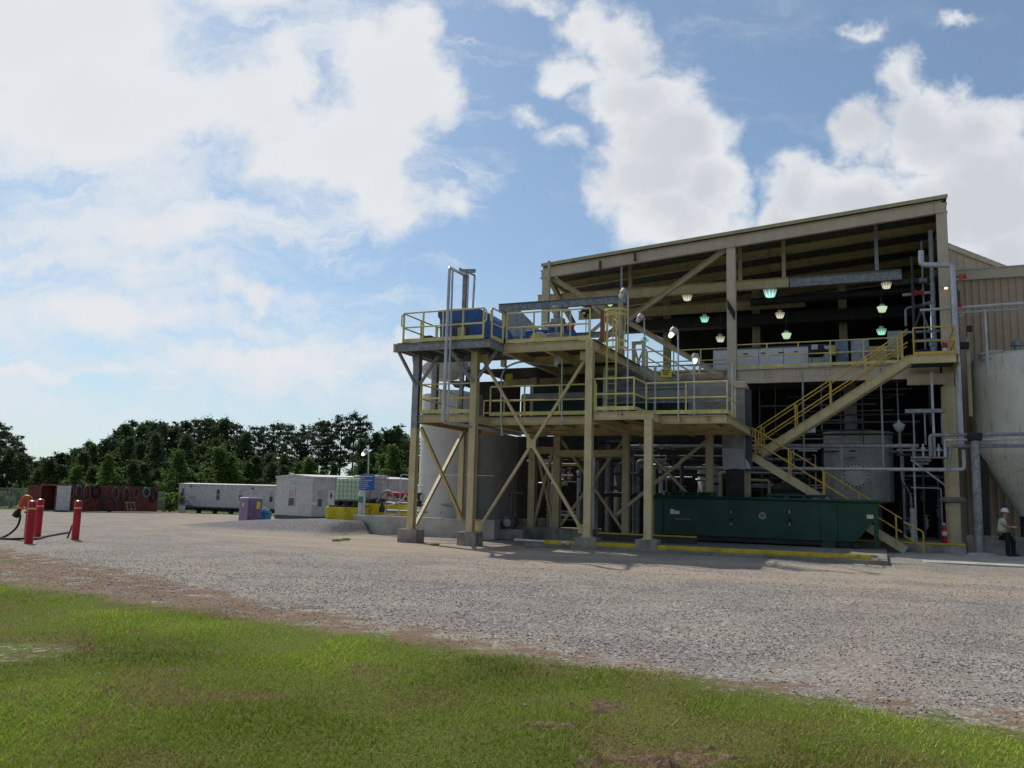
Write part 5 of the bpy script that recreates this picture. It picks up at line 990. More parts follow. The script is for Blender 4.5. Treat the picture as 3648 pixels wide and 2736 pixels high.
part('riser', MB().lathe(B_ + Vector((.12, 0, 0)), [(.09, 0), (.09, .8), (.14, .82), (.14, .88), (.08, .9), (.08, 1.05)], 16), orange, mo)
part('bend', MB().tube(bend([B_ + Vector((.12, 0, .75)), B_ + Vector((.1, 0, 1.3)), B_ + Vector((-.08, 0, 1.32)), B_ + Vector((-.17, 0, 1.02))], .2), .085, 12), orange, mo)
part('flange', MB().lathe(B_ + Vector((-.15, 0, 1.02)), [(.11, 0), (.12, .03), (.11, .07)], 16, (-.3, 0, -1)), mat('bright orange', (.9, .3, .08)), mo); part('nozzle', MB().lathe(B_ + Vector((-.17, 0, .97)), [(.06, 0), (.07, .1), (.10, .14), (.11, .3), (.08, .32)], 16, (-.5, -.1, -1)), blackr, mo); part('handwheel', MB().tube([B_ + Vector((.22 + .09 * math.cos(a), -.1, .72 + .11 * math.sin(a))) for a in [6.283 * k / 12 for k in range(12)]], .018, 6, True), orange, mo)
hs = [B_ + Vector((-.2, 0, .75))]
for x, y, h in ((268, 880, .55), (230, 1010, .28), (130, 1110, .08), (20, 1165, .035)): p = gd(21, x, y, B_.y - .1); hs.append(Vector((p.x, p.y, max(p.z, terrain(p.x, p.y) + .03))))
for x, y in ((-60, 1180), (30, 1190), (170, 1195), (300, 1188), (480, 1192), (600, 1160), (760, 1130), (890, 1108)): p = gw(21, x, y); hs.append(Vector((p.x, p.y, terrain(p.x, p.y) + .035)))
def crom(pts, n=6):
    out = []
    for i in range(len(pts) - 1):
        a, b_, c, d = pts[max(i - 1, 0)], pts[i], pts[i + 1], pts[min(i + 2, len(pts) - 1)]
        for k in range(n): t_ = k / n; out.append(.5 * ((2 * b_) + (c - a) * t_ + (2 * a - 5 * b_ + 4 * c - d) * t_ ** 2 + (3 * b_ - a - 3 * c + d) * t_ ** 3))
    return out + [pts[-1]]
solo('fire_hose', MB().tube(crom(hs), .034, 8), blackr, 'black hose looping from the water monitor across the gravel past the bollards', 'hose', hs[0], W)
p = gw(21, 885, 1172); p2 = gd(21, 955, 990, p.y + .2); solo('prop_rod', MB().tube([(p.x, p.y, p.z), p2], .03, 8), dgrey, 'dark rod leaning against the lone red bollard', 'rod', p, W)

# shipping container with hose coils
c0 = gw(21, 720, 822); cr = gw(21, 2052, 868)
dvec = Vector((cr.x - c0.x, cr.y - c0.y, 0)); rzc = R(22) if False else math.atan2(12 * .62, 12 * .78)
rzc = R(61); CF = Frame((c0.x, c0.y, terrain(c0.x, c0.y)), rzc); LC, WC, HC = 12.0, 2.44, 2.62
# rough fit of the length to the visible right end
dr = ray(*px(21, 2052, 868)); tt_ = (dr.x / dr.y); LC = (tt_ * c0.y - c0.x) / (math.cos(rzc) - tt_ * math.sin(rzc))
ct = thing('shipping_container', 'long rusty red shipping container with its end doors standing open', 'container', (0, 0, 0), CF)
mb = MB(); n_ = int(LC / .28)
for k in range(n_):
    a = k * LC / n_; s_ = LC / n_
    mb.add([(a, 0, .15), (a + s_ * .45, 0, .15), (a + s_ * .55, .04, .15), (a + s_ * .95, .04, .15), (a, 0, HC - .1), (a + s_ * .45, 0, HC - .1), (a + s_ * .55, .04, HC - .1), (a + s_ * .95, .04, HC - .1), (a + s_, 0, .15), (a + s_, 0, HC - .1)],
           [(0, 1, 5, 4), (1, 2, 6, 5), (2, 3, 7, 6), (3, 8, 9, 7)])
part('side_wall', mb, rust, ct, smooth_=False); part('far_wall', MB().box((0, WC - .05, .15), (LC, WC, HC - .1)), rust, ct); part('end_wall', MB().box((LC - .05, .05, .1), (LC, WC - .05, HC - .05)), rust, ct)
fr_ = MB().box((-.02, -.03, 0), (LC + .02, .06, .16)).box((-.02, -.03, HC - .12), (LC + .02, .06, HC)).box((-.02, WC - .04, 0), (LC + .02, WC + .03, .16)).box((-.02, WC - .04, HC - .12), (LC + .02, WC + .03, HC))
for y_ in (-.04, WC - .1): fr_.box((-.05, y_, 0), (.1, y_ + .14, HC)).box((LC - .1, y_, 0), (LC + .03, y_ + .14, HC))
fr_.box((-.05, .1, HC - .15), (.08, WC - .1, HC)); part('frame', fr_, rust, ct); part('roof', MB().box((0, .06, HC - .06), (LC, WC - .04, HC - .02)), rust, ct); part('floor', MB().box((0, .06, .1), (LC, WC - .04, .18)), dark, ct)
dd1 = Vector((.86, -.83, 0)); dn1 = Vector((.69, .72, 0)) * .06
d_ = part('door', MB().poly([(0, -.06, .15), (dd1.x, dd1.y - .06, .15), (dd1.x, dd1.y - .06, HC - .12), (0, -.06, HC - .12)], dn1), whited, ct, 'pale grey inner face of the open door'); 
rbs = MB()
for k in range(5): rbs.bar(Vector((.03, -.09, .47 + k * .45)) - dn1 * .3, dd1 * .96 + Vector((0, -.06, .47 + k * .45)) - dn1 * .3, .03, .05)
part('door_rib', rbs, siding, d_)
part('door', MB().poly([(0, WC + .06, .15), (-.7, WC + 1.0, .15), (-.7, WC + 1.0, HC - .12), (0, WC + .06, HC - .12)], (0, .06, 0)), rust, ct)
def px_on_side(x, y):                                     # a point of the container's long side under a photo pixel
    d = ray(*px(21, x, y)); o = Vector((0, 0, EYE)); t_ = ((CF.o - o).dot(CF.V)) / d.dot(CF.V); r = o + d * t_ - CF.o; return r.dot(CF.U), r.z
names = ('green grey hose coil hung nearest the open white door', 'second hose coil from the white door, on the rusty container', 'wide pale hose coil third from the white door', 'thick black hose coil, biggest hung on the container', 'dark thin hose coil right of the thick black one', 'long oval hose coil at the middle of the container', 'small dim hose coil left of the bright teal one', 'bright teal hose coil near the far end of the container', 'dark brown hose coil at the far end of the container')
for (x, y, rx_, ry_, m_, n_), lb in zip(((915, 560, 45, 82, hoseg, 3), (1018, 555, 44, 80, hoseg, 4), (1125, 580, 50, 105, hoseg, 4), (1260, 550, 62, 82, blackr, 6), (1500, 580, 48, 80, hoseg, 4), (1640, 610, 45, 105, hoseg, 5), (1770, 580, 40, 62, hoseg, 3), (1905, 570, 48, 62, teal, 6), (2012, 610, 45, 80, blackr, 4)), names):
    a, z = px_on_side(x, y); a1, _z = px_on_side(x + rx_, y); rx__ = a1 - a; _a, z1 = px_on_side(x, y + ry_); rz__ = z - z1; mb = MB(); rr = random.Random(x)
    for k in range(n_):
        s_ = 1 - .07 * k * rr.random(); oy = -.10 - .03 * k; zo = rr.uniform(-.05, .05)
        mb.tube([(a + rx__ * s_ * math.cos(t_), oy + .02 * math.sin(3 * t_), z + zo + rz__ * s_ * math.sin(t_)) for t_ in [6.283 * i / 28 for i in range(28)]], .05 if m_ is not blackr else .07, 6, True)
    o = thing('hose_coil', lb, 'hose', (a, -.1, z), CF, 'hose coils hung on the container'); part('coil', mb, m_, o); part('hook', MB().tube([(a, .0, z + rz__ * .96), (a, -.25, z + rz__ * .94)], .02, 6), dgrey, o)
a, z = px_on_side(1340, 760); mb = MB()
for k in range(8): mb.tube([(a + (.85 - .05 * (k % 4)) * math.cos(t_), -.9 - .03 * k + .25 * math.sin(t_), .82 + (.78 - .05 * (k % 4)) * math.sin(t_)) for t_ in [6.283 * i / 30 for i in range(30)]], .05, 6, True)
solo('hose_coil', mb, blackr, 'large black hose coil leaning on the ground against the container', 'hose', (a, -.9, 0), CF)
a, z = px_on_side(1625, 790); sw = thing('sawhorse', 'small weathered timber frame leaning at the container beside the black coil', 'sawhorse', (a, -1, 0), CF)
for s_ in (-.45, 0, .45): part('leg', MB().bar((a + s_ * 1.1, -1.3, 0), (a + s_ * .95, -.9, .95), .08, .05), wood, sw)
part('top_rail', MB().bar((a - .6, -.9, .95), (a + .6, -.9, .95), .08, .12), wood, sw); part('low_rail', MB().bar((a - .55, -1.2, .25), (a + .55, -1.2, .25), .05, .08), wood, sw)
a, _ = px_on_side(925, 820); solo('plank', MB().bar((a - .7, -.6, .06), (a + .7, -.5, .06), .2, .06), whited, 'pale plank lying on the gravel between the door and the lone bollard', 'plank', (a, -.6, 0), CF)

# chain link fence
fa = gw(21, -150, 800); fy = 96
fn = thing('chain_link_fence', 'grey chain link fence behind the container and the trailers', 'fence', (-40, fy, terrain(-40, fy)), W)
zf_ = terrain(-40, fy); part('mesh', MB().box((-62, fy, zf_), (-38.5, fy + .01, zf_ + 2.25)), chainm, fn); part('top_rail', MB().tube([(-62, fy, zf_ + 2.27), (-38.5, fy, zf_ + 2.27)], .05, 6), galv, fn)
for k in range(8): part('post', MB().tube([(-62 + k * 3, fy + .06, zf_), (-62 + k * 3, fy + .06, zf_ + 2.35)], .06, 8), galv, fn)

# trailers
def trailer(label, Ff, L, Wd, z0, hb, arch, wins, cat='office trailer', doors=(), endwin=None, sign=None, steps=()):
    tr_ = thing('office_trailer', label, cat, (0, 0, 0), Ff)
    part('body', MB().box((0, 0, z0), (L, Wd, z0 + hb)), trailm, tr_, smooth_=False)
    pr = [(-.06, z0 + hb - .02), (Wd / 2, z0 + hb + arch), (Wd + .06, z0 + hb - .02), (Wd + .06, z0 + hb - .14), (-.06, z0 + hb - .14)]
    part('roof', MB().poly([(-.06, y_, z_) for y_, z_ in pr], (L + .12, 0, 0)), whited, tr_); part('roof_edge', MB().box((-.08, -.08, z0 + hb - .13), (L + .08, -.062, z0 + hb - .04)), beige, tr_); part('skirt', MB().box((-.02, -.02, z0 - .16), (L + .02, Wd + .02, z0 - .002)), dgrey, tr_)
    for k in range(int(L / 2.2) + 1): part('pier', MB().box((k * 2.2 + .2, .3, -.3), (k * 2.2 + .5, .8, z0 - .16)), dark, tr_)
    part('chassis', MB().box((.2, .5, z0 - .45), (L - .2, Wd - .5, z0 - .17)), blackr, tr_)
    for (a, b_, c, d, bl_) in wins:
        w_ = part('window', MB().box((a, -.03, c), (b_, -.003, d)), glassd, tr_); f = MB()
        for q1_, q2_ in (((a - .05, c - .05), (b_ + .05, c)), ((a - .05, d), (b_ + .05, d + .05)), ((a - .05, c), (a, d)), ((b_, c), (b_ + .05, d)), ((a, (c + d) / 2 - .025), (b_, (c + d) / 2 + .025))): f.box((q1_[0], -.05, q1_[1]), (q2_[0], -.004, q2_[1]))
        part('frame', f, whited, w_)
        if bl_: part('blind', MB().box((a + .01, -.036, (c + d) / 2 + .03), (b_ - .01, -.031, d - .01)), blind, w_)
    for (a, b_, c, d) in doors:
        dd = part('door', MB().box((a, -.05, c), (b_, -.003, d)), white, tr_, bevel=.01); cx = (a + b_) / 2; cz = c + (d - c) * .62
        part('pane', MB().poly([(cx - .17, -.06, cz), (cx, -.06, cz - .30), (cx + .17, -.06, cz), (cx, -.06, cz + .30)], (0, .008, 0)), glassd, dd); part('handle', MB().cb((b_ - .12, -.07, c + .95), (.08, .04, .04)), galv, dd)
    if sign:
        a, b_, c, d = sign; s_ = part('name_board', MB().box((a, -.05, c), (b_, -.003, d)), white, tr_); l_ = MB()
        for k in range(3): l_.box((a + .12 + .05 * k, -.056, d - .12 - k * (d - c) * .27), (b_ - .12 - .08 * k, -.051, d - .06 - k * (d - c) * .27))
        part('lettering', l_, mat('teal print', (.10, .25, .30)) if 'teal print' not in MATS else MATS['teal print'], s_)
    return tr_
def steps(parent, a, z, dirn=1):
    s_ = part('steps', MB().box((a - .5, -1.3, z - .08), (a + .5, -.05, z)), galv, parent)
    for k in range(4): s_mb = MB().box((a + dirn * (.5 + k * .28), -1.2, z - .22 * (k + 1) - .04), (a + dirn * (.5 + (k + 1) * .28), -.2, z - .22 * (k + 1))); part('tread', s_mb, galv, s_)
    for y_ in (-1.25, -.1):
        part('step_rail', MB().tube([(a - dirn * .5, y_, z), (a - dirn * .5, y_, z + 1), (a + dirn * .5, y_, z + 1), (a + dirn * 1.7, y_, z - .05)], .035, 6).tube([(a + dirn * .5, y_, z), (a + dirn * .5, y_, z + 1)], .03, 6), whited, s_)
    part('side_panel', MB().box((a - .5, -1.3, 0), (a + .5, -1.27, z - .1)), siding, s_)
p = gd(22, 115, 1030, 101); z_ = terrain(p.x, p.y); F1 = Frame((p.x, 101, z_), R(-17))
def on(F_, k, x, y):                                      # point of a frame's front plane under a photo pixel
    d = ray(*px(k, x, y)); o = Vector((0, 0, EYE)); t_ = ((F_.o - o).dot(F_.V)) / d.dot(F_.V); r = o + d * t_ - F_.o; return r.dot(F_.U), r.z
wz = []
for x0, y0, x1, y1 in ((172, 700, 213, 795), (628, 715, 682, 850), (925, 722, 972, 850), (1325, 728, 1380, 878)): a = on(F1, 22, x0, y1); b_ = on(F1, 22, x1, y0); wz.append((a[0], b_[0], a[1], b_[1], x0 in (1325, 925)))
s1_ = on(F1, 22, 755, 700); s2_ = on(F1, 22, 820, 668); zb = on(F1, 22, 600, 945)[1]; zt_ = on(F1, 22, 600, 645)[1]
t1 = trailer('long pale grey office trailer with wooden steps, behind the purple toilet', F1, 19, 3.6, zb, zt_ - zb, .1, wz, sign=(s1_[0], s2_[0], s1_[1], s2_[1])); a = on(F1, 22, 330, 900)[0]; steps(t1, a - .6, zb + .15); steps(t1, on(F1, 22, 1180, 900)[0], zb + .15)
for x, y in ((303, 685), (1112, 712)): a, z = on(F1, 22, x, y); lf = part('wall_light', MB().lathe((a, -.15, z), [(.05, 0), (.12, .02), (.1, .2), (.03, .24)], 10), dgrey, t1); part('notice', MB().cb((a, -.02, z - .55), (.3, .02, .35)), beige, t1)
a = on(F1, 22, 120, 800)
# second trailer: gable end towards the yard
pc = gd(22, 1870, 1090, 62); pl = gd(22, 1392, 1070, 64.5); zb0 = terrain(pc.x, pc.y)
E0 = Vector((pl.x, pl.y, 0)); E1 = Vector((pc.x, pc.y, 0)); rot = math.atan2(E1.y - E0.y, E1.x - E0.x); F2 = Frame((pl.x, pl.y, zb0), rot); We = (E1 - E0).length
zb = on(F2, 22, 1500, 1050)[1]; zt_ = on(F2, 22, 1395, 548)[1] + .05
t2 = thing('office_trailer', 'pale grey site trailer with low gabled end and name board, left of the totes', 'office trailer', (0, 0, 0), F2); ang = R(48); L2v = Vector((math.cos(ang), math.sin(ang), 0)) * 7.5
A0 = Vector((0, 0, 0)); A1 = Vector((We, 0, 0)); A2 = A1 + L2v; A3 = A0 + L2v; Z = Vector((0, 0, 1))
body = MB().add([A0 + Z * zb, A1 + Z * zb, A2 + Z * zb, A3 + Z * zb, A0 + Z * zt_, A1 + Z * zt_, A2 + Z * zt_, A3 + Z * zt_, (A0 + A1) / 2 + Z * (zt_ + .14), (A2 + A3) / 2 + Z * (zt_ + .14)], [(0, 1, 5, 8, 4), (1, 2, 6, 5), (2, 3, 7, 9, 6), (3, 0, 4, 7)])
part('body', body, trailm, t2, smooth_=False)
n1 = Vector((0, -1, 0)); n2 = Vector((math.sin(ang), -math.cos(ang), 0)); ov = .07
rfm = MB().add([A0 + Vector((-ov, -ov, zt_)), (A0 + A1) / 2 + Vector((0, -ov, zt_ + .16)), A1 + Vector((ov, -ov, zt_)), A2 + Vector((ov, 0, zt_)), (A2 + A3) / 2 + Vector((0, 0, zt_ + .16)), A3 + Vector((-ov, 0, zt_)),
                A0 + Vector((-ov, -ov, zt_ - .1)), (A0 + A1) / 2 + Vector((0, -ov, zt_ + .05)), A1 + Vector((ov, -ov, zt_ - .1)), A2 + Vector((ov, 0, zt_ - .1)), A3 + Vector((-ov, 0, zt_ - .1))],
               [(0, 1, 4, 5), (1, 2, 3, 4), (6, 7, 1, 0), (7, 8, 2, 1), (8, 9, 3, 2), (10, 6, 0, 5)]); part('roof', rfm, whited, t2)
sk = MB().poly([A0 + Z * (zb - .3) + n1 * .02, A1 + Z * (zb - .3) + n1 * .02, A2 + Z * (zb - .3), A3 + Z * (zb - .3)], (0, 0, .29)); part('skirt', sk, dgrey, t2)
for k in range(3): pz = A0.lerp(A1, .15 + .35 * k) + Vector((0, .3, 0)); part('pier', MB().box((pz.x, pz.y, -.3), (pz.x + .5, pz.y + .4, zb - .3)), dark, t2)
def wquad(parent, o, U_, N_, a, b_, c, d, bl_):
    P = lambda s_, z, off: o + U_ * s_ + Z * z + N_ * off
    w_ = part('window', MB().poly([P(a, c, .0), P(b_, c, .0), P(b_, d, .0), P(a, d, .0)], N_ * .03), glassd, parent); f = MB()
    for (x0, z0_, x1, z1_) in ((a - .05, c - .05, b_ + .05, c), (a - .05, d, b_ + .05, d + .05), (a - .05, c, a, d), (b_, c, b_ + .05, d), (a, (c + d) / 2 - .03, b_, (c + d) / 2 + .03)): f.poly([P(x0, z0_, 0), P(x1, z0_, 0), P(x1, z1_, 0), P(x0, z1_, 0)], N_ * .05)
    part('frame', f, whited, w_)
    if bl_: part('blind', MB().poly([P(a, (c + d) / 2 + .03, .031), P(b_, (c + d) / 2 + .03, .031), P(b_, d, .031), P(a, d, .031)], N_ * .004), blind, w_)
a = on(F2, 22, 1580, 925); b_ = on(F2, 22, 1665, 712); wquad(t2, A0, Vector((1, 0, 0)), n1, a[0], b_[0], a[1], b_[1], True)
a = on(F2, 22, 1588, 635); b_ = on(F2, 22, 1690, 578); part('name_board', MB().box((a[0], -.03, a[1]), (b_[0], -.003, b_[1])), white, t2); lt = MB()
for k in range(3): lt.box((a[0] + .07 + .03 * k, -.037, b_[1] - .10 - k * .11), (b_[0] - .07, -.031, b_[1] - .05 - k * .11))
part('lettering', lt, MATS['teal print'], t2)
def on2(x, y):
    o_ = F2.m @ A1; U_ = (F2.m.to_3x3() @ L2v).normalized(); N_ = Vector((U_.y, -U_.x, 0)); d = ray(*px(22, x, y)); o = Vector((0, 0, EYE)); t_ = (o_ - o).dot(N_) / d.dot(N_); r = o + d * t_ - o_; return r.dot(U_), r.z
Lu = L2v.normalized(); a = on2(1957, 940); b_ = on2(2025, 722); wquad(t2, A1, Lu, n2, a[0], b_[0], a[1], b_[1], True)
a = on2(2092, 920); b_ = on2(2180, 728)
dd = part('door', MB().poly([A1 + Lu * a[0] + Z * zb, A1 + Lu * (a[0] + 1.3) + Z * zb, A1 + Lu * (a[0] + 1.3) + Z * b_[1], A1 + Lu * a[0] + Z * b_[1]], n2 * .04), white, t2); cc = on2(2138, 795); e1 = on2(2155, 795)[0] - cc[0]
part('pane', MB().poly([A1 + Lu * (cc[0] - e1) + Z * cc[1] + n2 * .045, A1 + Lu * cc[0] + Z * (cc[1] - .3) + n2 * .045, A1 + Lu * (cc[0] + e1) + Z * cc[1] + n2 * .045, A1 + Lu * cc[0] + Z * (cc[1] + .3) + n2 * .045], n2 * .01), glassd, dd)
a = on2(1870, 915); b_ = on2(1955, 880); part('name_board', MB().poly([A1 + Lu * a[0] + Z * a[1], A1 + Lu * b_[0] + Z * a[1], A1 + Lu * b_[0] + Z * b_[1], A1 + Lu * a[0] + Z * b_[1]], n2 * .03), white, t2)
p = gd(23, 1250, 900, 84); F3 = Frame((p.x, 84, terrain(p.x, 84)), R(-14)); zz1 = on(F3, 23, 1500, 655)[1]
trailer('pale trailer half hidden behind the red truck', F3, 13, 3.4, .8, zz1 - .8, .1, [(2, 2.7, 1.7, 2.8, True)])

# portable toilet and blue bin
p = gw(22, 1030, 1160); Fp = Frame((p.x, p.y, terrain(p.x, p.y)), R(48)); pxm = p.y * 3.687 / FPX * .995
pt = thing('portable_toilet', 'purple portable toilet with rounded top and yellow marks, on the far gravel', 'portable toilet', (0, 0, 0), Fp); wq = .50; hq = 336 / 3.687 / FPX * p.y
part('cabin', MB().poly([(0, 0, .08), (1, 0, .08), (1, 1.05, .08), (0, 1.05, .08)], (0, 0, hq - .2)), purple, pt, bevel=.05); part('roof', MB().poly([(-.02, -.02, hq - .14), (1.02, -.02, hq - .14), (1.02, 1.07, hq - .14), (-.02, 1.07, hq - .14)], (0, 0, .13)), mat('pale purple plastic', (.42, .34, .56)), pt, bevel=.06)
part('base', MB().box((-.05, -.05, 0), (1.05, 1.1, .08)), blackr, pt); part('door_seam', MB().box((.1, -.012, .2), (.12, -.004, hq - .3)), dgrey, pt)
part('mark', MB().box((-.012, .45, hq * .64), (-.004, .62, hq * .78)), signy, pt); part('mark', MB().box((.6, -.012, hq * .56), (.85, -.004, hq * .84)), signy, pt)
p = gw(22, 1215, 1158); Fb = Frame((p.x, p.y, terrain(p.x, p.y)), R(-15)); k_ = p.y / FPX / 3.687
bb = thing('blue_bin', 'bright blue plastic cart with a white lid and folded handle beside the purple toilet', 'cart', (0, 0, 0), Fb); part('body', MB().poly([(-58 * k_, 0, .06), (60 * k_, 0, .06), (66 * k_, 0, 150 * k_), (-62 * k_, 0, 150 * k_)], (0, .7, 0)), bluel, bb, bevel=.03)
part('basin', MB().box((-30 * k_, .1, 150 * k_), (50 * k_, .6, 185 * k_)), mat('pale blue plastic', (.35, .5, .6)), bb, bevel=.03); part('lid', MB().box((-30 * k_, .2, 200 * k_), (10 * k_, .5, 208 * k_)), white, bb); part('handle', MB().tube([(-20 * k_, .35, 180 * k_), (-20 * k_, .35, 202 * k_)], .03, 6), white, bb); part('emblem', MB().lathe((-15 * k_, -.01, 85 * k_), [(.01, 0), (18 * k_, 0), (18 * k_, .015)], 14, (0, -1, 0)), signy, bb); part('side_box', MB().box((62 * k_, .1, 110 * k_), (95 * k_, .5, 140 * k_)), mat('green plastic', (.06, .30, .16)), bb)

# totes on spill pallets
def tote(label, k, x0, y0, x1, y1, dep, m_, rz, grp='bulk liquid totes'):
    a = gd(k, x0, y1, dep); b_ = gd(k, x1, y0, dep); wd = (b_.x - a.x) * .98; hh = (b_.z - a.z); Ft = Frame((a.x, dep, a.z), rz)
    t_ = thing('bulk_tote', label, 'tote', (0, 0, 0), Ft, group=grp); D = 1.0
    part('bottle', MB().box((.04, .04, .16), (wd - .04, D - .04, hh - .03)), m_, t_, bevel=.07); part('cap', MB().lathe((wd / 2, D / 2, hh - .03), [(.1, 0), (.1, .05)], 16), blackr, t_)
    cg = MB(); nu = 7; nz = 5
    for y_ in (0, D):
        for i in range(nu): cg.bar((wd * i / (nu - 1), y_, .15), (wd * i / (nu - 1), y_, hh), .018, .018)
        for i in range(nz + 1): z = .15 + (hh - .15) * i / nz; cg.bar((0, y_, z), (wd, y_, z), .018, .018)
    for x_ in (0, wd):
        for i in range(5): cg.bar((x_, D * i / 4, .15), (x_, D * i / 4, hh), .018, .018)
        for i in range(nz + 1): z = .15 + (hh - .15) * i / nz; cg.bar((x_, 0, z), (x_, D, z), .018, .018)
    part('cage', cg, galv, t_); pm = MB().box((-.02, -.02, .1), (wd + .02, D + .02, .14))
    for x_ in (.0, wd / 2 - .1, wd - .2): pm.box((x_, -.02, -.06), (x_ + .2, D + .02, .1))
    part('pallet', pm, blackr, t_); return t_
def spill(label, a, wd, D, h, rz, zb_):
    Fs = Frame((a[0], a[1], zb_), rz); s_ = thing('spill_pallet', label, 'spill pallet', (0, 0, 0), Fs, group='yellow spill pallets')
    part('tub', MB().poly([(0, 0, 0), (wd, 0, 0), (wd + .04, 0, h), (-.04, 0, h)], (0, D, 0)), mat('yellow plastic', (.74, .60, .02), .5, dirt=(.4, .3, .03)) if 'yellow plastic' not in MATS else MATS['yellow plastic'], s_, bevel=.02)
    part('grate', MB().box((.1, .02, h), (wd - .05, D - .02, h + .07)), blackr, s_); return s_
p0 = gd(23, 590, 1122, 38.6); p1 = gd(23, 1020, 950, 38.6); h_ = p1.z - p0.z
spill('yellow spill pallet under the green white tote', (p0.x, 38.6), (p1.x - p0.x) * 1.15, 1.7, h_, R(-4), p0.z)
tote('nearest tote, full of greenish liquid, on the yellow spill pallet', 23, 705, 562, 1050, 900, 38.8, ibcm, R(-3)); tote('pinkish white tote standing behind the blue notice board', 23, 1165, 522, 1368, 880, 39.3, ibcw, R(-3)); tote('cloudy white tote between the greenish tote and the notice board', 23, 930, 528, 1140, 880, 41.0, ibcw, R(-3))
p0 = gd(23, 1440, 1060, 43); p1 = gd(23, 1800, 905, 43); spill('second yellow spill pallet, seen past the pipe manifold near the tower leg', (p0.x - .6, 43), p1.x - p0.x + .6, 1.3, p1.z - p0.z + .1, R(-3), p0.z - .1)
p0 = gd(23, 1050, 960, 41); spill('dark topped spill pallet behind the notice board post', (p0.x, 40.8), 2.4, 1.4, .7, R(-3), p0.z - .75 + .3)

# red truck
p = gd(23, 1380, 900, 58); Fk = Frame((p.x, 58, terrain(p.x, 58)), R(-6)); z1 = on(Fk, 23, 1380, 735)[1]; z2 = on(Fk, 23, 1600, 860)[1]; a1 = on(Fk, 23, 1370, 800)[0]; a2 = on(Fk, 23, 1500, 770)[0]; a3 = on(Fk, 23, 1900, 800)[0]; zk = on(Fk, 23, 1650, 760)[1]
rt = thing('red_tipper', 'red truck body with sloping nose parked between the totes and the tower leg', 'truck', (0, 0, 0), Fk)
part('body', MB().poly([(a1, 0, z2 + .3), (a1, 0, z1), (a2, 0, zk), (a3 + 1.5, 0, zk), (a3 + 1.5, 0, z2), (a1 + 1.6, 0, z2)], (0, 2.3, 0)), redd, rt, bevel=.04); part('chassis', MB().box((a1 + .4, .3, z2 - .45), (a3 + 1.3, 2.0, z2 - .02)), blackr, rt)
for u_ in (a1 + 1.1, a3 - .6, a3 + .6): w_ = part('wheel', MB().lathe((u_, .05, .5), [(.02, 0), (.3, .0), (.5, .03), (.5, .27), (.02, .3)], 22, (0, 1, 0)), blackr, rt); part('rim', MB().lathe((u_, .04, .5), [(.02, 0), (.26, 0), (.26, .03)], 16, (0, -1, 0)), whited, w_)
part('strut', MB().bar((a1 + .5, -.05, z1 - .2), (a1 + 1.4, -.05, z2 + .1), .15, .12), dgrey, rt); a = on(Fk, 23, 1665, 790)[0]; part('emblem', MB().tube([(a + .22 * math.cos(t_), -.03, zk - .45 + .22 * math.sin(t_)) for t_ in [6.283 * k / 16 for k in range(16)]], .04, 6, True), whited, rt); part('amber_lamp', MB().lathe((on(Fk, 23, 1390, 880)[0], -.08, z2 + .25), [(.1, 0), (.1, .12)], 12, (0, -1, 0)), orange, rt)

# ------------------------------------------------------------------ worker
pe0 = qz(25, 1450, 1575, 0.05); PB = Vector(pe0); per = thing('person', 'worker in white hard hat and grey striped shirt leaning on the wall with yellow gloves', 'person', PB)
def pp_(x, y, dv=0.): r = q(25, x, y, PB.y + dv); return Vector(r)
def skinmesh(name, joints, edges, m_, parent, sub=2, root=0):
    me = bpy.data.meshes.new(name); me.from_pydata([j[0] - BASE[parent.name] for j in joints], edges, []); ob = bpy.data.objects.new(name, me); COL.objects.link(ob); ob.parent = parent; BASE[ob.name] = BASE[parent.name]
    s_ = ob.modifiers.new('skin', 'SKIN'); s_.use_smooth_shade = True
    for i, j in enumerate(joints): me.skin_vertices[0].data[i].radius = (j[1], j[2] if len(j) > 2 else j[1]); me.skin_vertices[0].data[i].use_root = i == root
    ss = ob.modifiers.new('sub', 'SUBSURF'); ss.levels = ss.render_levels = sub; me.materials.append(m_); return ob
hip = pp_(1290, 1200); chest = pp_(1275, 1010); neck = pp_(1320, 935); head = pp_(1325, 870); sh_ = pp_(1265, 965); elb = pp_(1320, 1070); wr = pp_(1440, 1085)
knl = pp_(1370, 1300); anl = pp_(1375, 1545); knr = pp_(1480, 1290); anr = pp_(1480, 1550)
S_ = lambda p, dv: p + Vector((0, dv, 0))
J = [(hip, .17, .16), (hip.lerp(chest, .5), .16, .155), (chest, .18, .15), (neck, .062), (head + Vector((.0, 0, -.02)), .085, .08), (head + Vector((0, 0, .08)), .09, .085),
     (S_(sh_, -.17), .075), (S_(elb, -.24), .052), (S_(wr, -.14), .036), (S_(sh_, .17), .075), (S_(elb, .24), .052), (S_(wr + Vector((.05, 0, .02)), .12), .036),
     (S_(hip, -.10) + Vector((.05, 0, -.04)), .11), (S_(knl, -.13), .078), (S_(anl, -.12), .05), (S_(hip, .10) + Vector((.05, 0, -.04)), .11), (S_(knr, .13), .078), (S_(anr, .12), .05)]
Ed = [(0, 1), (1, 2), (2, 3), (3, 4), (4, 5), (2, 6), (6, 7), (7, 8), (2, 9), (9, 10), (10, 11), (0, 12), (12, 13), (13, 14), (0, 15), (15, 16), (16, 17)]
skinmesh('body', J, Ed, skin, per)
sj = [(hip + Vector((-.01, 0, .06)), .185, .18), (hip.lerp(chest, .5), .182, .17), (chest, .20, .165), (neck + Vector((-.01, 0, -.05)), .085), (S_(sh_, -.18), .09), (S_(sh_.lerp(elb, .6), -.22), .075), (S_(sh_, .18), .09), (S_(sh_.lerp(elb, .6), .22), .075)]
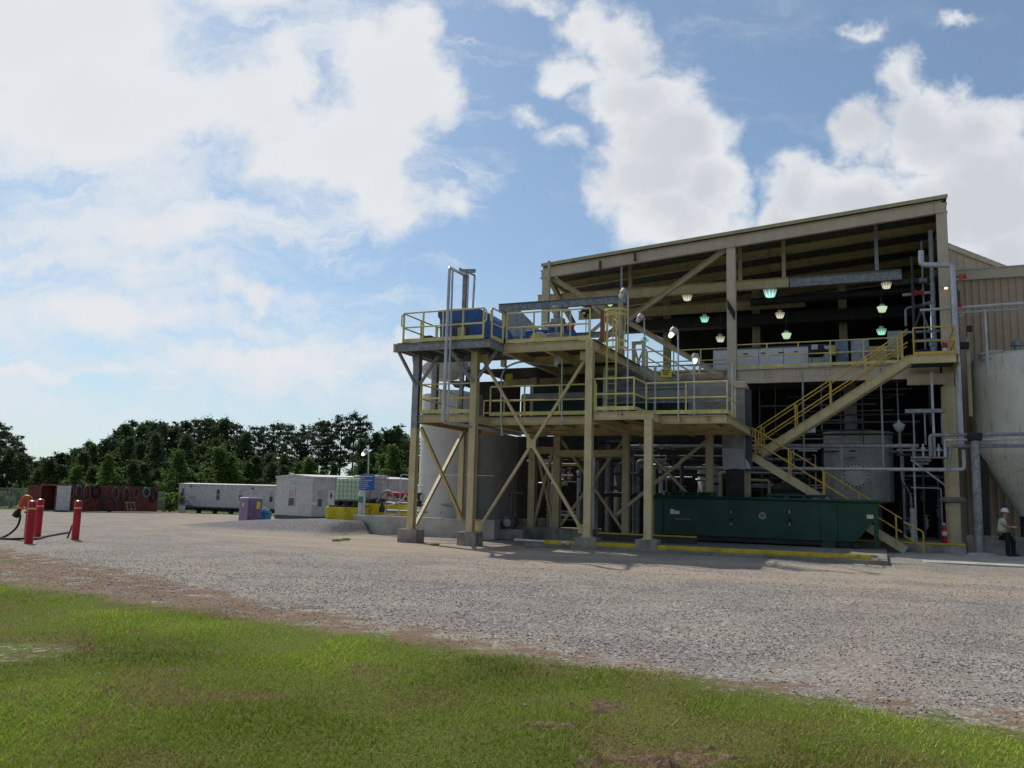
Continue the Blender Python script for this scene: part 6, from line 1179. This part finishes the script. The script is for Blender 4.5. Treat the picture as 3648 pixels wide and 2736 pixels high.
so_ = skinmesh('shirt', sj, [(0, 1), (1, 2), (2, 3), (2, 4), (4, 5), (2, 6), (6, 7)], shirt, per)
tj = [(hip + Vector((0, 0, .03)), .185, .178), (S_(hip, -.11) + Vector((.06, 0, -.06)), .125), (S_(knl, -.13), .095), (S_(anl, -.12) + Vector((0, 0, -.05)), .075), (S_(hip, .11) + Vector((.06, 0, -.06)), .125), (S_(knr, .13), .095), (S_(anr, .12) + Vector((0, 0, -.05)), .075)]
skinmesh('trousers', tj, [(0, 1), (1, 2), (2, 3), (0, 4), (4, 5), (5, 6)], trouser, per)
for a_, dv in ((anl, -.12), (anr, .12)): skinmesh('boot', [(S_(a_, dv) + Vector((0, 0, -.03)), .062), (Vector((a_.x + .03, a_.y + dv, .11)), .058, .05), (Vector((a_.x + .2, a_.y + dv, .09)), .05, .035)], [(0, 1), (1, 2)], boot, per, 1)
for n_, (w0, dv) in enumerate(((wr, -.14), (wr + Vector((.05, 0, .02)), .12))):
    w_ = S_(w0, dv); to = Vector((.9, -dv * 2.2, .12)).normalized(); side = Vector((-to.y, to.x, 0)).normalized(); js = [(w_, .036), (w_ + to * .05, .045, .03), (w_ + to * .095, .048, .028)]; es = [(0, 1), (1, 2)]
    for k in range(4):
        b0 = w_ + to * .10 + side * (-.036 + .024 * k); L_ = (.06, .072, .068, .052)[k]; i0 = len(js); js += [(b0, .012), (b0 + to * L_ * .5 + Vector((0, 0, -.01)), .011), (b0 + to * L_ * .85 + Vector((0, 0, -.035)), .010)]; es += [(2, i0), (i0, i0 + 1), (i0 + 1, i0 + 2)]
    i0 = len(js); tb_ = w_ + to * .04 + side * (.04 if n_ else -.04); js += [(tb_ + to * .02, .014), (tb_ + to * .055 + side * (.02 if n_ else -.02), .012)]; es += [(1, i0), (i0, i0 + 1)]
    skinmesh('work_glove', js, es, glove, per, 1)
hc = head + Vector((.0, 0, .10)); part('hard_hat', MB().lathe(hc, [(.125, 0), (.13, .02), (.125, .07), (.10, .12), (.05, .148), (.01, .152)], 20, (.10, 0, 1)).lathe(hc, [(.10, 0), (.165, -.004), (.165, .010), (.10, .012)], 20, (.12, 0, 1)), white, per)
fc = head + Vector((.085, 0, .02)); part('nose', MB().sphere(fc + Vector((.012, 0, 0)), .018, 8), skin, per); 
for s_ in (-1, 1): part('ear', MB().sphere(head + Vector((-.01, s_ * .088, .02)), .025, 8, (.8, .4, 1)), skin, per); part('eye', MB().sphere(fc + Vector((-.008, s_ * .032, .03)), .011, 8), white, per)
part('safety_glasses', MB().cb(fc + Vector((.004, 0, .032)), (.014, .13, .028)), glassd, per); part('mouth', MB().cb(fc + Vector((-.002, 0, -.045)), (.012, .045, .008)), mat('lips', (.3, .1, .08)), per)
hv = MB()
for dx_ in (-.025, .02): hv.tube([S_(sh_, -.262) + Vector((dx_ - .04, .02, .06)), S_(sh_, -.28) + Vector((dx_, 0, -.06)), S_(elb, -.30) + Vector((dx_ - .01, .02, .07))], .010, 6)
for dz_ in (0, .05, .10): hv.tube([hip.lerp(chest, .35) + Vector((.195 * math.cos(t_), .185 * math.sin(t_), dz_ - .06)) for t_ in [math.pi * (.9 + k / 8 * .75) for k in range(9)]], .007, 6)
part('reflective_stripe', hv, hiviz, per)

# ------------------------------------------------------------------ trees
def leaf_mat(name, c1, c2, tr):
    m = bpy.data.materials.new(name); m.use_nodes = True; t = NT(m.node_tree); b = t.n['Principled BSDF']
    gp = t.node('ShaderNodeNewGeometry').outputs['Position']; c = t.mix(t.ramp(t.noise(gp, .55, 4, .6), .35, .68), c1, c2); c = t.mix(t.ramp(t.noise(gp, 1.8, 3), .4, .7, 0, .35), c, c1)
    t.put(b.inputs['Base Color'], c); b.inputs['Roughness'].default_value = .65; b.inputs['Specular IOR Level'].default_value = .2
    tn = t.node('ShaderNodeBsdfTranslucent'); t.put(tn.inputs[0], c); mx = t.node('ShaderNodeMixShader'); mx.inputs[0].default_value = tr
    t.l.new(b.outputs[0], mx.inputs[1]); t.l.new(tn.outputs[0], mx.inputs[2]); t.l.new(mx.outputs[0], t.n['Material Output'].inputs[0]); return m
lp = leaf_mat('pine needles', (.060, .090, .050), (.115, .150, .075), .32); lb_ = leaf_mat('broad leaves', (.065, .110, .042), (.115, .170, .055), .38); ly = leaf_mat('young leaves', (.09, .16, .035), (.16, .25, .06), .42)
def crown_mesh(name, clumps, per, size, seed, m_, flat=.6):
    r_ = np.random.default_rng(seed); V_ = []
    for (x, y, z, rx_, rz1) in clumps:
        n = max(6, int(per * rx_ * rx_)); d = r_.normal(size=(n, 3)); d /= np.linalg.norm(d, axis=1)[:, None]; rad = np.abs(r_.normal(size=(n, 1))) * .62
        c = d * rad * np.array([rx_, rx_, rz1]) + np.array([x, y, z]); a = r_.normal(size=(n, 3)); a /= np.linalg.norm(a, axis=1)[:, None]; b = np.cross(a, r_.normal(size=(n, 3))); b /= np.linalg.norm(b, axis=1)[:, None]
        s = size * (.5 + r_.random((n, 1))); V_.append(np.stack([c - a * s - b * s * flat, c + a * s - b * s * flat, c + a * s * .7 + b * s * flat, c - a * s * .6 + b * s * flat], 1))
    V_ = np.concatenate(V_).reshape(-1, 3); F_ = np.arange(len(V_)).reshape(-1, 4); me = bpy.data.meshes.new(name); me.vertices.add(len(V_)); me.vertices.foreach_set('co', V_.ravel()); me.loops.add(len(V_)); me.loops.foreach_set('vertex_index', F_.ravel().astype(np.int32)); me.polygons.add(len(F_)); me.polygons.foreach_set('loop_start', np.arange(0, len(V_), 4, dtype=np.int32)); me.materials.append(m_); me.update(); return me
def tree_proto(kind, seed):
    r_ = random.Random(seed); cl = []; tb = MB(); H_ = 16.
    bx, by = r_.uniform(-.6, .6), r_.uniform(-.4, .4); tr_at = lambda z: Vector((bx * (z / H_) ** 2, by * (z / H_) ** 2, z)); top = H_ * (.97 if kind == 'pine' else .8)
    tb.tube([tr_at(top * k / 8) for k in range(9)], [.26 * (1 - .85 * k / 8) for k in range(9)], 7)
    if kind == 'pine':
        z = H_ * r_.uniform(.40, .52)
        while z < H_ * .97:
            f = (z / H_ - .35) / .65; reach = (2.7 * (1 - f) ** .5 + .35) * r_.uniform(.5, 1.2)
            for k in range(r_.choice((3, 4, 4))):
                a = r_.random() * 6.28; L_ = reach * r_.uniform(.45, 1.15); e = tr_at(z) + Vector((math.cos(a) * L_, math.sin(a) * L_, L_ * .25)); tb.tube([tr_at(z), e], [.06, .02], 4)
                cl.append((e.x, e.y, e.z, r_.uniform(.45, .95), r_.uniform(.3, .6))); cl.append((e.x + r_.uniform(-.7, .7), e.y + r_.uniform(-.7, .7), e.z + r_.uniform(-.2, .5), r_.uniform(.3, .6), .3)); 
                if L_ > 1.2: m = tr_at(z).lerp(e, .6); cl.append((m.x, m.y, m.z, r_.uniform(.45, .8), .35))
            z += r_.uniform(.5, .95)
        cl.append((tr_at(H_ * .97).x, tr_at(H_ * .97).y, H_ * .97, .5, .7)); return tb, crown_mesh('crown', cl, 170, .13, seed, lp, .45)
    z = H_ * (.10 if kind != 'tall' else .22)
    while z < H_ * .95:
        f = z / H_; reach = (3.6 if kind != 'tall' else 3.0) * math.sin(min(1, f * 1.15 + .12) * math.pi) ** .7 + .4
        for k in range(5):
            a = r_.random() * 6.28; L_ = reach * r_.uniform(.25, 1.1); e = tr_at(min(z, top)) + Vector((math.cos(a) * L_, math.sin(a) * L_, .6)); e.z = z + r_.uniform(-.3, .8); tb.tube([tr_at(min(z, top) * .93), e], [.07, .02], 4); cl.append((e.x, e.y, e.z, r_.uniform(.6, 1.3), r_.uniform(.5, .95))); cl.append((e.x + r_.uniform(-1, 1), e.y + r_.uniform(-1, 1), e.z + r_.uniform(-.5, .9), r_.uniform(.4, .8), .5))
        z += .85
    return tb, crown_mesh('crown', cl, 85, .17, seed, ly if kind == 'young' else lb_, .6)
protos = {k: [tree_proto(k, s_ + 10 * i) for s_ in range(n_)] for i, (k, n_) in enumerate((('pine', 6), ('broad', 4), ('tall', 3), ('young', 3)))}
PM = {}
def plant_tree(nm, kind, v, x, y, h, rz, label, grp, wx=1.0):
    tb, cm = protos[kind][v % len(protos[kind])]; o = bpy.data.objects.new(nm, None); COL.objects.link(o); z = terrain(x, y) - .1; s_ = h / 16.; o.location = (x, y, z); o.rotation_euler = (0, 0, rz); o.scale = (s_ * wx, s_ * wx, s_); tag(o, label, 'tree', grp); BASE[o.name] = Vector()
    if (kind, v % len(protos[kind])) not in PM: t_ = part('trunk', tb, bark, o); PM[(kind, v % len(protos[kind]))] = t_.data
    else: t_ = bpy.data.objects.new('trunk', PM[(kind, v % len(protos[kind]))]); COL.objects.link(t_); t_.parent = o
    c = bpy.data.objects.new('crown', cm); COL.objects.link(c); c.parent = o
LMK = [(-200, 70, 'at the far left edge'), (70, 165, 'behind the left fence'), (165, 340, 'above the red container'), (340, 430, 'between the container and the long trailer'), (430, 590, 'above the long grey trailer'), (590, 725, 'above the gabled trailer'), (725, 840, 'behind the white totes'), (840, 1000, 'beside the tower left leg'), (1000, 3000, 'seen through the plant')]
ORD = ['first', 'second', 'third', 'fourth', 'fifth', 'sixth', 'seventh', 'eighth', 'ninth', 'tenth', 'eleventh', 'twelfth']
rr = random.Random(11); TR = []
def sky_top(x):                                        # tree tops read off the photograph
    P_ = [(-80, 900), (0, 908), (35, 930), (62, 985), (80, 990), (100, 985), (125, 978), (150, 972), (172, 965), (185, 938), (212, 945), (232, 945), (250, 925), (270, 908), (310, 900), (345, 903), (400, 908), (440, 895), (475, 893), (505, 902), (535, 925), (560, 912), (600, 903), (625, 918), (650, 920), (690, 896), (720, 905), (745, 884), (770, 882), (800, 905), (820, 930), (850, 925), (880, 930), (1100, 960), (1500, 960)]
    for (a, b_), (c, d) in zip(P_, P_[1:]):
        if a <= x <= c: return b_ + (d - b_) * (x - a) / (c - a)
    return 940
X_ = -75
while X_ < 900:
    kind = 'pine' if X_ > 540 or X_ < 60 else ('tall' if rr.random() < .55 else 'pine'); 
    if 62 < X_ < 172: kind = 'broad'
    if 815 < X_ < 880: kind = 'broad'
    dep = rr.uniform(150, 168); TR.append((X_, sky_top(X_) + rr.uniform(0, 10), dep, kind)); X_ += rr.uniform(13, 21) if not 540 < X_ < 820 else rr.uniform(19, 29)
X_ = 150
while X_ < 900:
    if X_ < 555 or rr.random() < .35: TR.append((X_, sky_top(X_) + rr.uniform(28, 75), rr.uniform(140, 150), 'tall' if rr.random() < .6 else 'broad'))
    X_ += rr.uniform(24, 36)
X_ = 80
while X_ < 900: TR.append((X_, rr.uniform(985, 1020), rr.uniform(128, 140), rr.choice(['broad', 'broad', 'young']))); X_ += rr.uniform(22, 36)
for X_, top_ in ((-30, 945), (-5, 960), (20, 965), (45, 975)): TR.append((X_, top_, 140, 'tall'))
for X_, top_ in ((240, 985), (385, 975), (475, 965), (500, 985), (850, 960)): TR.append((X_, top_, 128, 'young'))
X_ = 905
while X_ < 1500: TR.append((X_, rr.uniform(965, 1005), rr.uniform(120, 150), rr.choice(['broad', 'tall']))); X_ += rr.uniform(20, 32)
TR.sort(); cnt = {}
for i, (x, yt, dep, kind) in enumerate(TR):
    s_ = 3648 / 2212; d = ray(x * s_, yt * s_); X1 = d.x / d.y * dep; h = EYE + d.z / d.y * dep - terrain(X1, dep)
    where = [l for a, b_, l in LMK if a <= x < b_][0]; kn = {'pine': 'dark ragged pine', 'tall': 'tall dense dark tree', 'broad': 'rounded mid green tree', 'young': 'bright light green tree'}[kind]; c_ = cnt[(where, kind)] = cnt.get((where, kind), -1) + 1
    plant_tree('pine_tree' if kind == 'pine' else 'broadleaf_tree', kind, rr.randrange(6), X1, dep, h, rr.random() * 6.28, f'{ORD[min(c_, 11)]} {kn} from the left {where}', 'trees beyond the yard', rr.uniform(.95, 1.25) * (14 / h) ** .5)
for i, (x, h) in enumerate(((0, 2.6), (40, 3.0), (70, 2.0), (100, 2.4), (135, 2.0), (345, 2.2), (372, 2.6))):
    s_ = 3648 / 2212; d = ray(x * s_, 1060 * s_); X1 = d.x / d.y * 100
    cl = [(rr.uniform(-1.3, 1.3), rr.uniform(-.8, .8), rr.uniform(.3, h - .5), rr.uniform(.5, .9), rr.uniform(.4, .8)) for k in range(16)]; me = crown_mesh('foliage', cl, 130, .12, i, ly)
    o = bpy.data.objects.new('bush', me); COL.objects.link(o); o.location = (X1, 100, terrain(X1, 100)); tag(o, f'{ORD[i]} light green bush from the left behind the chain link fence', 'bush', 'bushes behind the fence')
for i, (k, x, y, r0) in enumerate(((2, 410, 1335, .28), (23, 740, 1400, .3), (23, 855, 1390, .25), (23, 2030, 1440, .3))):
    p = gw(k, x, y); n = 260; r0 *= .6; r_ = np.random.default_rng(i); an = r_.random(n) * 6.28; dd_ = r0 * np.sqrt(r_.random(n)); dd_ = dd_ * (.55 if p.y < 20 else 1); x_ = p.x + dd_ * np.cos(an); y_ = p.y + dd_ * np.sin(an) * .6; z_ = gzv(x_, y_); h = (.02 + .06 * r_.random(n)) * (.6 if p.y < 20 else 1.3); la = r_.random(n) * 6.28
    V_ = np.zeros((n, 3, 3)); V_[:, 0] = np.stack([x_ - .006, y_, z_], 1); V_[:, 1] = np.stack([x_ + .006, y_, z_], 1); V_[:, 2] = np.stack([x_ + np.cos(la) * h * .6, y_ + np.sin(la) * h * .6, z_ + h], 1); C = np.ones((n, 3, 4)); C[:, :, :3] = np.array([.13, .22, .04])
    tri_cloud('weed_tuft', V_.reshape(-1, 3), np.arange(n * 3).reshape(n, 3), bpy.data.materials['grass blades'], C.reshape(-1, 4), ('small green weed tuft between the two left footings', 'left weed tuft at the foot of the gravel bank', 'right weed tuft at the foot of the gravel bank', 'weed tuft right beside the first column footing')[i], 'weeds', None)
